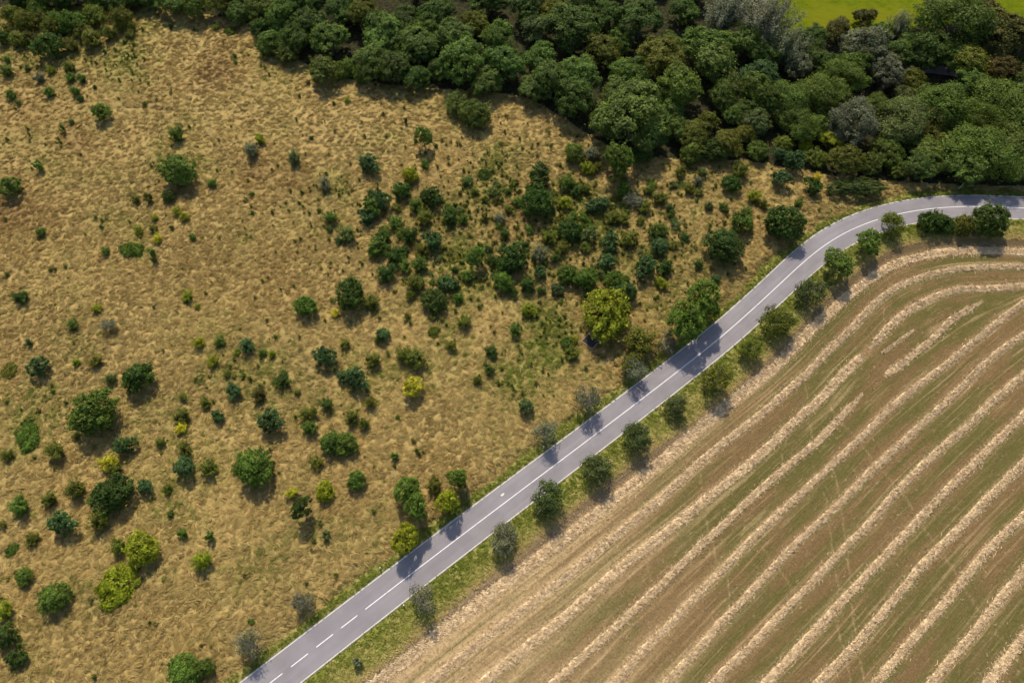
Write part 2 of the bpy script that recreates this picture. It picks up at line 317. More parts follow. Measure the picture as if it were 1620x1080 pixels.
def verge_fn(n):
    p = n.pos(); n1 = n.noise(p, .45, 5, .65); n2 = n.noise(p, 3.0, 5, .7)
    c = n.mix(n.ramp(n1, .42, .62), (.14, .15, .025), (.26, .22, .065)); c = n.mix(n.math('MULTIPLY', n.ramp(n2, .5, .75), .6), c, (.34, .29, .12))
    c = n.mix(n.math('SUBTRACT', 1.0, n.attr('verge')), c, (.33, .23, .10)); c = n.mix(n.attr('bank'), c, (.21, .145, .065)); return c, n2, .7, .1
def wood_fn(n):
    p = n.pos(); f = n.noise(p, 1.2, 5); return n.mix(n.ramp(f, .35, .7), (.018, .02, .009), (.05, .042, .02)), f, .6, .2
def pasture_fn(n):
    p = n.pos(); f = n.noise(n.comb(n.math('MULTIPLY', n.t.nodes[n.t.nodes.find('Geometry')].outputs[0] if False else 0.0, 1.0), 0.0), 1.0) if False else n.noise(p, .5, 5, .65); g = n.noise(p, .08, 3)
    c = n.mix(n.ramp(f, .35, .65), (.070, .094, .001), (.105, .124, .002)); return n.mix(n.ramp(g, .45, .65), c, (.12, .125, .004)), f, .5, .15
def field_fn(n):
    row = n.attr('row'); al = n.attr('along'); p = n.pos()
    v = n.comb(n.math('MULTIPLY', row, 1.0), n.math('MULTIPLY', al, .012)); big = n.noise(v, 2.6, 3, .55)
    v2 = n.comb(n.math('MULTIPLY', row, 6.0), n.math('MULTIPLY', al, .022)); fine = n.noise(v2, 1.6, 4, .6)
    v3 = n.comb(n.math('MULTIPLY', row, 26.0), n.math('MULTIPLY', al, .16)); hair = n.noise(v3, 1.5, 3, .6)
    v4 = n.comb(n.math('MULTIPLY', row, 60.0), n.math('MULTIPLY', al, .5)); drill = n.noise(v4, 1.5, 2, .5)
    patch = n.noise(p, .06, 3); grit = n.noise(p, 3.2, 4, .75)
    brown = n.mix(n.ramp(grit, .3, .7), (.108, .067, .027), (.170, .108, .047))
    green = n.mix(n.ramp(grit, .3, .7), (.066, .064, .016), (.118, .096, .031))
    gm = n.math('ADD', n.math('MULTIPLY', big, .75), n.math('MULTIPLY', patch, .5))
    c = n.mix(n.ramp(gm, .54, .70), brown, green)
    straw = n.mix(n.ramp(grit, .3, .7), (.335, .228, .108), (.46, .322, .165))
    sm = n.math('ADD', n.math('MULTIPLY', n.ramp(fine, .54, .70), .42), n.math('MULTIPLY', n.ramp(hair, .54, .72), .3))
    sm = n.math('ADD', sm, n.math('MULTIPLY', n.attr('straw'), n.ramp(fine, .3, .6, .35, 1.5)))
    sm = n.math('MULTIPLY', sm, n.ramp(grit, .2, .6, .55, 1.1), clamp=True)
    c = n.mix(n.math('MULTIPLY', n.ramp(drill, .45, .7), .35), c, (.11, .068, .028)); c = n.mix(sm, c, straw); c = n.mix(n.math('MULTIPLY', n.attr('bank'), .8), c, (.15, .10, .05)); return c, grit, .8, .1
M_MEADOW = ground_mat('dry_meadow_soil', meadow_fn); M_VERGE = ground_mat('verge_turf', verge_fn); M_WOOD = ground_mat('wood_floor_litter', wood_fn)
M_PAST = ground_mat('pasture_turf', pasture_fn); M_FIELD = ground_mat('stubble_soil', field_fn)
iy, ix = np.nonzero(cell); quads = np.c_[vid[iy, ix], vid[iy, ix+1], vid[iy+1, ix+1], vid[iy+1, ix]]
reg = np.where(far, 2, np.where(pasture, 4, np.where(in_wood, 3, np.where(verge, 1, 0))))
freg = reg[quads[:, 0]]
bankf = np.where(far, mud, .9*np.exp(-((d_field + .4)/.9)**2))
for r_, nm, mt in ((0, 'meadow', M_MEADOW), (1, 'grass_verge', M_VERGE), (2, 'stubble_field', M_FIELD), (3, 'wood_floor', M_WOOD), (4, 'pasture', M_PAST)):
    q = quads[freg == r_]; u, inv = np.unique(q, return_inverse=True)
    me = mesh_np(nm, np.c_[Q[u], z[u]], inv.reshape(-1, 4), [mt], True)
    A = {0: dict(green=greenf, brown=brownf, path=pathf, verge=vergef), 1: dict(verge=vergef, bank=bankf), 2: dict(row=rowf, along=alongf, straw=strawf, bank=bankf)}.get(r_, {})
    for kk, vv in A.items(): attr(me, kk, vv[u])
    put(nm, me, kind='structure')
big = mesh_np('ground', [(-4000, -4000, -1.6), (4000, -4000, -1.6), (4000, 4000, -1.6), (-4000, 4000, -1.6)], [[0, 1, 2, 3]], [simple('far_ground_turf', (.13, .12, .045), .95, .3, .02)])
put('ground', big, kind='structure')
def zat(x, y):
    i = np.clip(np.round((np.asarray(y) - ys[0])/G).astype(int), 0, len(ys)-1); j = np.clip(np.round((np.asarray(x) - xs[0])/G).astype(int), 0, len(xs)-1)
    v = vid[i, j]; return np.where(v >= 0, z[v], 0.0)
def fat(f, x, y):
    i = np.clip(np.round((np.asarray(y) - ys[0])/G).astype(int), 0, len(ys)-1); j = np.clip(np.round((np.asarray(x) - xs[0])/G).astype(int), 0, len(xs)-1)
    return f[np.maximum(vid[i, j], 0)]

# ------------------------------------------------------------------ road with its painted lines
def asphalt():
    m, t, out = new_mat('asphalt'); n = N(t); p = n.pos(); ac = n.attr('across'); al = n.attr('along')
    c = n.mix(n.ramp(n.noise(p, .22, 4), .35, .65), (.187, .167, .170), (.22, .198, .201))
    st = n.noise(n.comb(n.math('MULTIPLY', ac, 3.0), n.math('MULTIPLY', al, .05)), 1.4, 4)
    c = n.mix(n.math('MULTIPLY', n.ramp(st, .45, .7), .35), c, (.27, .245, .245))
    whl = n.ramp(n.math('ABSOLUTE', n.math('SUBTRACT', n.math('ABSOLUTE', ac), .5)), .0, .22, 1.0, 0.0)
    c = n.mix(n.math('MULTIPLY', whl, .22), c, (.175, .156, .163))
    stain = n.noise(n.comb(n.math('MULTIPLY', ac, 1.6), n.math('MULTIPLY', al, .16)), 1.0, 5, .65); c = n.mix(n.math('MULTIPLY', n.ramp(stain, .5, .72), .28), c, (.145, .128, .132))
    edge = n.math('MULTIPLY', n.ramp(n.math('ABSOLUTE', ac), .90, .99), n.ramp(n.noise(p, 1.3, 4, .7), .35, .6)); c = n.mix(n.math('MULTIPLY', edge, .75), c, (.17, .135, .08))
    g = n.noise(p, 14, 3, .8); c = n.mix(n.math('MULTIPLY', n.ramp(g, .45, .75), .25), c, (.15, .135, .145))
    t.links.new(n.bsdf(c, .85, n.bump(g, .3, .02), .25), out.inputs[0]); return m
def ribbon(name, c, nrm, o0, o1, zz, mat, nx=1, sl=slice(None)):
    c = c[sl]; nrm = nrm[sl]; o0 = np.broadcast_to(o0, len(road_c))[sl] if np.ndim(o0) else np.full(len(c), o0); o1 = np.broadcast_to(o1, len(road_c))[sl] if np.ndim(o1) else np.full(len(c), o1)
    V = []; ac = []; alo = []; s = np.r_[0, np.cumsum(np.hypot(*np.diff(c, axis=0).T))]
    for k_ in range(nx+1):
        f = k_/nx; o = o0*(1-f) + o1*f; V.append(np.c_[c + nrm*o[:, None], np.full(len(c), zz)]); ac.append(np.full(len(c), f*2-1)); alo.append(s)
    L = len(c); F = [[k_*L+i, (k_+1)*L+i, (k_+1)*L+i+1, k_*L+i+1] for k_ in range(nx) for i in range(L-1)]
    me = mesh_np(name, np.vstack(V), F, [mat]); attr(me, 'across', np.concatenate(ac)); attr(me, 'along', np.concatenate(alo)); return me
M_ASPH = asphalt()
def paint(name, col):
    m, t, out = new_mat(name); n = N(t); g = n.noise(n.pos(), 2.2, 6, .75)
    c = n.mix(n.ramp(g, .50, .68), col, tuple(x*.6 for x in col)); t.links.new(n.bsdf(c, .7), out.inputs[0]); return m
M_LINE = paint('white_line_paint', (.72, .69, .68)); M_EDGE = paint('cream_edge_paint', (.54, .50, .42))
road = put('road', ribbon('road', road_c, road_n, -HW-.22, HW+.22, 0.0, M_ASPH, 8), kind='structure')
put('edge_line', ribbon('edge_line', road_c, road_n, -HW-.08, -HW+.08, .004, M_EDGE), road)
put('edge_line', ribbon('edge_line', road_c, road_n, HW-.08, HW+.08, .004, M_EDGE), road)
cp = topix(road_c); i0 = int(np.argmin(np.abs(cp[:, 0] - 575)))
fine_c = resample(road_c[:i0+1], step=.25)[::-1]; fine_n = -normals2(fine_c)
put('centre_line', ribbon('centre_line', road_c, road_n, -.065, .065, .004, M_LINE, 1, slice(i0, None)), road)
for kd in range(22):                                            # broken line ahead of the bend: 3 m dash, 1.5 m gap
    a = int((1.5 + 4.5*kd)/.25); b = a + 12
    if b + 1 >= len(fine_c): break
    put('centre_dash', ribbon('centre_dash', fine_c[a:b+1], fine_n[a:b+1], -.065, .065, .004, M_LINE), road)
pp = ground(795, 782); V = []
for k_ in range(12):
    a = k_*math.pi/6; r_ = 1 + .12*math.sin(3*a + 1); x_ = .36*r_*math.copysign(abs(math.cos(a))**.5, math.cos(a)); y_ = .17*r_*math.copysign(abs(math.sin(a))**.5, math.sin(a)); V.append((pp[0] + x_*.8 - y_*.6, pp[1] + x_*.6 + y_*.8, .006))
me = bpy.data.meshes.new('pale_patch'); me.from_pydata(V, [], [list(range(12))]); me.materials.append(paint('pale_patch_paint', (.55, .55, .49))); put('pale_patch', me, road)
put('wood_track', ribbon('wood_track', track, normals2(track), -1.7, 1.7, .03, simple('track_gravel', (.24, .20, .20), .95, .2, .6)), kind='structure')

# ------------------------------------------------------------------ straw windrows
def straw_mat():
    m, t, out = new_mat('straw'); n = N(t); p = n.pos(); f = n.noise(p, 1.6, 5, .7); g = n.noise(p, 7, 4, .8)
    c = n.mix(n.ramp(f, .35, .65), (.56, .405, .225), (.70, .525, .315)); c = n.mix(n.math('MULTIPLY', n.ramp(g, .52, .75), .45), c, (.32, .22, .12))
    c = n.scale(c, n.ramp(n.island(), 0, 1, .8, 1.15)); t.links.new(n.bsdf(c, .9, n.bump(g, .35, .03), .1), out.inputs[0]); return m
M_STRAW = straw_mat()
def windrow(P, hw, hh, seed, taper=(0, 0)):
    hh = hh*.55; P = resample(P, step=.22); P = P[np.abs(P[:, 0]) < wedge(P[:, 1]) + 1]; P = P[(P[:, 1] > -11)]
    nr = normals2(P); s = np.arange(len(P))*.22; K = 11; t = np.linspace(-1, 1, K)
    w_ = hw*(1 + .16*fbm(s*.22, s*0 + seed, seed, 3) + .16*fbm(s*.9, s*0 + seed*3.1, seed+5, 2)); h_ = hh*(1 + .3*fbm(s*.8, s*0 + seed*1.7, seed+9, 3))
    if taper[0]: e = .25 + .75*sstep(0, taper[0], s); w_ = w_*e; h_ = h_*sstep(-.5, taper[0], s)
    if taper[1]: e = .25 + .75*sstep(0, taper[1], s[-1] - s); w_ = w_*e; h_ = h_*sstep(-.5, taper[1], s[-1] - s)
    o = t[None]*w_[:, None]; jig = .12*noise2(s*.5, s*0 + seed*7.7, seed+2)[:, None]
    X = P[:, None, 0] + nr[:, None, 0]*(o + jig); Y = P[:, None, 1] + nr[:, None, 1]*(o + jig)
    prof = (1 - t**2)**1.1
    zz = zat(X, Y) + prof[None]*h_[:, None]*(1 + .3*noise2(X*2.1, Y*2.1, seed+1)) + .035*noise2(X*4.3, Y*4.3, seed+4)*prof[None] - .05
    V = np.c_[X.ravel(), Y.ravel(), zz.ravel()]; L = len(P); F = np.array([[i*K+j, i*K+j+1, (i+1)*K+j+1, (i+1)*K+j] for i in range(L-1) for j in range(K-1)])
    g = Geo(); g.add(V, F)
    # loose stalks and wads lying on the heap and spilling off its sides
    R = np.random.default_rng(seed); n = int(L*.22*95); i = R.integers(0, L, n); tt = R.normal(0, .55, n); c = P[i] + nr[i]*(tt*w_[i])[:, None]
    zc = zat(c[:, 0], c[:, 1]) + np.maximum(1 - tt**2, 0)**1.1*h_[i] + R.uniform(.0, .05, n); a = R.uniform(0, 2*math.pi, n); l = R.uniform(.12, .36, n); wd = R.uniform(.010, .024, n); ti = R.normal(.05, .2, n)
    D = np.c_[np.cos(a)*l, np.sin(a)*l, np.sin(ti)*l]; S = np.c_[-np.sin(a)*wd, np.cos(a)*wd, R.normal(0, .03, n)]; B = np.c_[c, zc]
    VV = np.stack([B-D-S, B-D+S, B+D+S, B+D-S], 1).reshape(-1, 3); g.add(VV, np.arange(4*n).reshape(-1, 4))
    return g.mesh('straw_windrow', [M_STRAW], False)
ORD = ['first', 'second', 'third', 'fourth', 'fifth', 'sixth', 'seventh', 'eighth', 'ninth', 'tenth', 'eleventh', 'twelfth', 'thirteenth', 'fourteenth', 'fifteenth', 'sixteenth', 'seventeenth', 'eighteenth', 'nineteenth', 'twentieth']
WL = ['broad pale straw windrow along the field edge, nearest the roadside trees', 'curving straw windrow, second from the road across the whole field', 'thick straw windrow third from road, lower part below its break',
      'straw windrow next below the short detached one, fourth long row from road', 'straw windrow fifth from the road among the long rows', 'straw windrow sixth from the road among the long rows', 'straw windrow seventh from the road, fading at its lower end',
      'straw windrow eighth from road, fourth before the bottom right corner', 'straw windrow third from the bottom right corner', 'straw windrow next to the yellowish corner row', 'wide yellowish straw windrow cut off by the bottom right corner']
for i, (q, (_, a, b)) in enumerate(zip(wind, WIND)):
    if i == 2:                                                  # this row is broken where the rows begin to turn
        ig = int(np.argmin(np.hypot(*(topix(q) - (1374, 553)).T))); put('straw_windrow', windrow(q[ig+1:], a*1.2, b, 700, (2.5, 0)), label='straw windrow third from road, upper part beyond its break round the bend', cat='windrow', group='straw windrows on the stubble field'); q = q[:ig]
    put('straw_windrow', windrow(q, a*(1.5, 1.3, 1.35, 1.2)[min(i, 3)], b, 100+i*17, (0, 1.5 if i == 2 else 0)), label=WL[i], cat='windrow', group='straw windrows on the stubble field')
put('straw_windrow', windrow(short[0], SHORT[0][1]*1.2, SHORT[0][2], 501, (1.0, 5)), label='short detached straw windrow inside the bend of the rows', cat='windrow', group='straw windrows on the stubble field')
spur = smooth_line(ground(*np.array([(1396,557),(1420,541),(1447,521)]).T), .4, .6)
put('straw_windrow', windrow(spur, .34, .14, 801, (1, 2)), label='small thin straw spur beside the break in the third windrow', cat='windrow', group='straw windrows on the stubble field')
put('straw_windrow', windrow(short[1], SHORT[1][1]*1.3, SHORT[1][2], 601, (0, 5)), label='straw windrow that starts mid-field and runs down to the bottom edge', cat='windrow', group='straw windrows on the stubble field')

# ------------------------------------------------------------------ plants: shape library (unit crown radius, foot at z = 0)
TONE = None
def leaves(P, Nn, size, R, name):
    n = len(P); Nn = Nn/(np.linalg.norm(Nn, axis=1)[:, None] + 1e-9); t = R.normal(size=(n, 3)); t -= Nn*(t*Nn).sum(1)[:, None]; t /= np.linalg.norm(t, axis=1)[:, None] + 1e-9; b = np.cross(Nn, t)
    s = (size*R.uniform(.6, 1.35, n))[:, None]
    V = np.stack([P - t*s, P + b*s*.62 + Nn*s*.18, P + t*s, P - b*s*.62 + Nn*s*.18], 1).reshape(-1, 3)
    me = mesh_np(name, V, np.arange(4*n).reshape(-1, 4), [M_LEAF], False); attr(me, 'tone', np.repeat(TONE, 4)); return me
def sph(R, n, zmin=-1.0):
    zz = R.uniform(zmin, 1, n); a = R.uniform(0, 2*math.pi, n); r = np.sqrt(1 - zz*zz); return np.c_[r*np.cos(a), r*np.sin(a), zz]
def limbs(R, tips, trunk_h, r0, name, mat, twigs=0):
    g = Geo(); top = np.array([R.normal(0, .04), R.normal(0, .04), trunk_h])
    g.tube(np.array([[0, 0, -.08], [0, 0, trunk_h*.5], top]), np.array([r0*1.35, r0, r0*.8]), 6)
    for T in tips:
        mid = top + (T - top)*.5 + np.array([0, 0, .08]) + R.normal(0, .04, 3); g.tube(np.array([top, mid, T]), np.array([r0*.6, r0*.38, r0*.12]), 4)
        for _ in range(twigs):
            f = R.uniform(.35, 1); p0 = top + (T-top)*f; e = p0 + (T-top)*R.uniform(.2, .5) + R.normal(0, .2, 3); g.tube(np.array([p0, (p0+e)/2 + R.normal(0, .03, 3), e]), np.array([r0*.22, r0*.14, r0*.06]), 3)
    return g.mesh(name, [mat], True)
def crown_lumpy(seed, n, size, hc, hz, nl=16, sub=16, zmin=-.45, jit=.07, lr=(.30, .46), loose=0.0):
    R = np.random.default_rng(seed); D = sph(R, nl, zmin); sc3 = np.array([1, 1, hz]); rl = R.uniform(*lr, nl)
    C = D*(1 - rl[:, None])*R.uniform(.72, 1.16, (nl, 1)); C[0] = (0, 0, .55); 
    k_ = R.choice(nl, sub*nl, p=rl**2/(rl**2).sum()); S = C[k_] + sph(R, len(k_), -.6)*rl[k_][:, None]*R.uniform(.85, 1.12, (len(k_), 1))
    dm = np.linalg.norm(S[:, None] - C[None], axis=2)/rl[None]; dm[np.arange(len(S)), k_] = 9; keep = dm.min(1) > .72; S = S[keep]; kk = k_[keep]
    global TONE
    j = R.integers(0, len(S), n); off = R.normal(0, jit, (n, 3)); P = S[j] + off*np.array([1, 1, .75]); TONE = (R.uniform(.78, 1.28, nl)[kk]*R.uniform(.8, 1.22, len(S)))[j]
    if loose: m = R.random(n) < loose; P[m] = sph(R, m.sum(), -.7)*R.uniform(.35, 1.0, (m.sum(), 1))**.5*.95
    Nn = (S[j] - C[kk[j]])/rl[kk[j]][:, None]*.8 + off/jit*.35 + R.normal(0, .45, (n, 3)) + np.array([0, 0, .6])
    P = P*sc3; P[:, 2] += hc; P[:, 2] = np.maximum(P[:, 2], .02)
    return P, Nn, R, (C*sc3 + [0, 0, hc])
def crown_shoots(seed, n, size, ns, h, spread, jit=.06, low=.15):
    R = np.random.default_rng(seed); a = R.uniform(0, 2*math.pi, ns); e = R.uniform(0, 1, ns)**.7*spread; L = R.uniform(.65, 1.1, ns)
    base = np.c_[np.cos(a), np.sin(a), a*0]*(e*.25)[:, None]; tip = np.c_[np.cos(a)*e*L, np.sin(a)*e*L, h*L*(1 - .35*(e/spread)**2)]
    global TONE
    j = R.integers(0, ns, n); TONE = R.uniform(.75, 1.3, ns)[j]; f = R.uniform(low, 1.03, n)**.8; off = R.normal(0, jit, (n, 3)); P = base[j] + (tip-base)[j]*f[:, None] + off
    P[:, 2] = np.maximum(P[:, 2], .02); out = P - np.array([0, 0, h*.3]); Nn = out/np.linalg.norm(out, axis=1)[:, None]*.7 + off/jit*.4 + R.normal(0, .4, (n, 3)) + np.array([0, 0, .55])
    return P, Nn, R, tip
LIB = {}
def lib(kind, hc, build, count):
    L = []
    for i in range(count): L.append(build(i))
    LIB[kind] = (hc, L)
def b_forest(i):
    P, Nn, R, C = crown_lumpy(10+i, 13000, .052, .95, .84, 20, 16, -.5, .062, (.26, .42), .04); return leaves(P, Nn, .043, R, 'crown'), limbs(R, C[:7], .5, .075, 'trunk', M_BARK)
def b_small(i):
    P, Nn, R, C = crown_lumpy(340+i, 5200, .06, 1.35, .95, 17, 14, -.6, .07, (.28, .42), .05); return leaves(P, Nn, .06, R, 'crown'), limbs(R, C[:7], .75, .06, 'trunk', M_BARK)
def b_airy(i):
    P, Nn, R, C = crown_lumpy(40+i, 13000, .038, .98, .88, 26, 20, -.5, .075, (.2, .36), .10); return leaves(P, Nn, .034, R, 'crown'), limbs(R, C[:8], .7, .06, 'trunk', M_BARK, 1)
def b_willow(i):
    P, Nn, R, C = crown_shoots(70+i, 10000, .03, 90, 2.0, 1.0, .055, .2); return leaves(P, Nn, .032, R, 'crown'), limbs(R, C[:8]*.8, .5, .07, 'trunk', M_TWIG, 2)
def b_round(i):
    global TONE
    P, Nn, R, C = crown_lumpy(100+i, 6000, .052, .74, .84, 24, 14, -1.0, .062, (.24, .44), .10); t0 = TONE; P2, N2, _, _ = crown_shoots(1100+i, 1100, .05, 24, 1.62, 1.14, .05, .45); TONE = np.r_[t0, TONE*1.1]; P = np.vstack([P, P2]); Nn = np.vstack([Nn, N2]); return leaves(P, Nn, .054, R, 'foliage'), limbs(R, C[:5], .25, .05, 'stem', M_BARK)
def b_bush(i):
    P, Nn, R, C = crown_shoots(130+i, 3600, .08, 44, 1.45, 1.0, .085, .0); return leaves(P, Nn, .062, R, 'foliage'), limbs(R, C[:6]*.85, .12, .035, 'stem', M_BARK)
def b_sapling(i):
    P, Nn, R, C = crown_shoots(160+i, 700, .13, 9, 2.3, .95, .11, .2); return leaves(P, Nn, .14, R, 'foliage'), limbs(R, C[:4]*.85, .5, .04, 'stem', M_BARK)
def b_spiky(i):
    P, Nn, R, C = crown_lumpy(190+i, 2600, .11, .86, .92, 16, 8, -.9, .075, (.28, .45), .06); return leaves(P, Nn, .085, R, 'foliage'), limbs(R, C[:6], .35, .045, 'stem', M_BARK)
def b_patch(i):
    P, Nn, R, C = crown_lumpy(220+i, 3200, .07, .14, .26, 26, 10, -.2, .06, (.16, .3), .15); return leaves(P, Nn, .07, R, 'foliage'), limbs(R, C[:5], .05, .02, 'stem', M_BARK)
def b_road(i):
    P, Nn, R, C = crown_lumpy(250+i, 3000, .07, 1.12, 1.0, 19, 7, -.8, .095, (.2, .36), .18); return leaves(P, Nn, .058, R, 'crown'), limbs(R, C[:11]*[1.12, 1.12, 1.05], .5, .06, 'trunk', M_TWIG, 3)
def b_dead(i):
    P, Nn, R, C = crown_lumpy(280+i, 1300, .06, 1.0, .95, 15, 7, -.6, .1, (.22, .38), .25); return leaves(P, Nn, .055, R, 'crown'), limbs(R, np.vstack([C, C*[1.15, 1.15, 1.1]]), .4, .05, 'trunk', M_TWIG, 5)
def b_hedge(i):
    P, Nn, R, C = crown_lumpy(310+i, 5200, .05, .42, .42, 34, 11, -.5, .05, (.2, .32), .05); return leaves(P, Nn, .05, R, 'foliage'), limbs(R, C[:8], .1, .03, 'stem', M_BARK)
lib('F', .95, b_forest, 7); lib('A', .98, b_airy, 5); lib('W', 1.05, b_willow, 2); lib('R', .74, b_round, 5); lib('B', .75, b_bush, 6); lib('S', 1.3, b_sapling, 5)
lib('K', .86, b_spiky, 5); lib('P', .14, b_patch, 3); lib('O', 1.12, b_road, 6); lib('D', 1.0, b_dead, 4); lib('H', .42, b_hedge, 1)
lib('T', 1.35, b_small, 4)
CLR = {'dg': (.058, .098, .017), 'g': (.100, .152, .022), 'bg': (.064, .112, .034), 'rg': (.088, .114, .034), 'dy': (.215, .232, .016), 'ol': (.128, .138, .020), 'yg': (.225, .245, .018), 'ye': (.44, .40, .03), 'gr': (.150, .160, .085), 'br': (.105, .092, .022), 'fg': (.112, .160, .030), 'pg': (.175, .18, .105), 'wd': (.074, .112, .021), 'lg': (.125, .155, .045), 'wg': (.100, .136, .022)}
CW = {'wd': 'dark green', 'wg': 'mid-green', 'rg': 'dull green', 'dy': 'yellow-green', 'dg': 'dark green', 'g': 'mid-green', 'bg': 'blue-green', 'ol': 'olive', 'yg': 'yellow-green', 'ye': 'yellow', 'gr': 'grey-green', 'br': 'brownish', 'fg': 'deep green', 'pg': 'pale grey', 'lg': 'light green'}
KN = {'F': 'broadleaf_tree', 'A': 'feathery_tree', 'W': 'willow_tree', 'R': 'round_shrub', 'B': 'bush', 'S': 'sapling', 'K': 'young_tree', 'P': 'bramble_patch', 'O': 'roadside_tree', 'D': 'twiggy_tree', 'H': 'hedge', 'T': 'small_tree'}
KW = {'F': 'broadleaf tree', 'A': 'feathery tree', 'W': 'willow', 'R': 'rounded shrub', 'B': 'loose bush', 'S': 'slim sapling', 'K': 'young leafy tree', 'P': 'low sprawling patch', 'O': 'roadside tree', 'D': 'sparse twiggy tree', 'H': 'long low hedge', 'T': 'small tree'}
KC = {'F': 'tree', 'A': 'tree', 'W': 'tree', 'R': 'shrub', 'B': 'shrub', 'S': 'sapling', 'K': 'young tree', 'P': 'shrub', 'O': 'tree', 'D': 'tree', 'H': 'hedge', 'T': 'tree'}
prng = random.Random(5); PLACED = []
def plant(px, py, r, kind, col, group, label=None, sxy=(1, 1), sz=1.0, split=True, world=None):
    hc, L = LIB[kind]; fm, tm = L[prng.randrange(len(L))]
    if world is None:
        zc = 0
        for _ in range(5):
            P = ground(px, py, zc); R_ = r*depth_of(P[0], P[1], zc)/FPX; zc = hc*R_*sz
        x, y = P
    else: x, y = world; R_ = r
    zb = float(zat(x, y)) if abs(x) < 225 and -12 < y < 205 else 0.0
    k_ = 1 + prng.uniform(-.12, .12); tint = CLR[col]; v = [c*k_*(1 + prng.uniform(-.07, .07)) for c in tint]
    rz = prng.uniform(0, 2*math.pi) if sxy == (1, 1) else 0.0
    ua = prng.uniform(-.14, .14) if sxy == (1, 1) else 0.0; scl = (R_*sxy[0]*(1 + ua), R_*sxy[1]*(1 - ua), R_*sz)
    if split:
        e = bpy.data.objects.new(KN[kind], None); e.empty_display_size = .2; COL.objects.link(e)
        f = bpy.data.objects.new(fm.name.split('.')[0], fm); COL.objects.link(f); f.parent = e; t_ = bpy.data.objects.new(tm.name.split('.')[0], tm); COL.objects.link(t_); t_.parent = e
        f.color = (*v, 1)
    else:
        e = bpy.data.objects.new(KN[kind], fm); COL.objects.link(e); e.color = (*v, 1)
    e.location = (x, y, zb); e.rotation_euler = (prng.gauss(0, .05), prng.gauss(0, .05), rz); e.scale = scl
    e['category'] = KC[kind]; e['group'] = group
    PLACED.append(dict(o=e, x=px, y=py, r=r, kind=kind, col=col, label=label)); return e

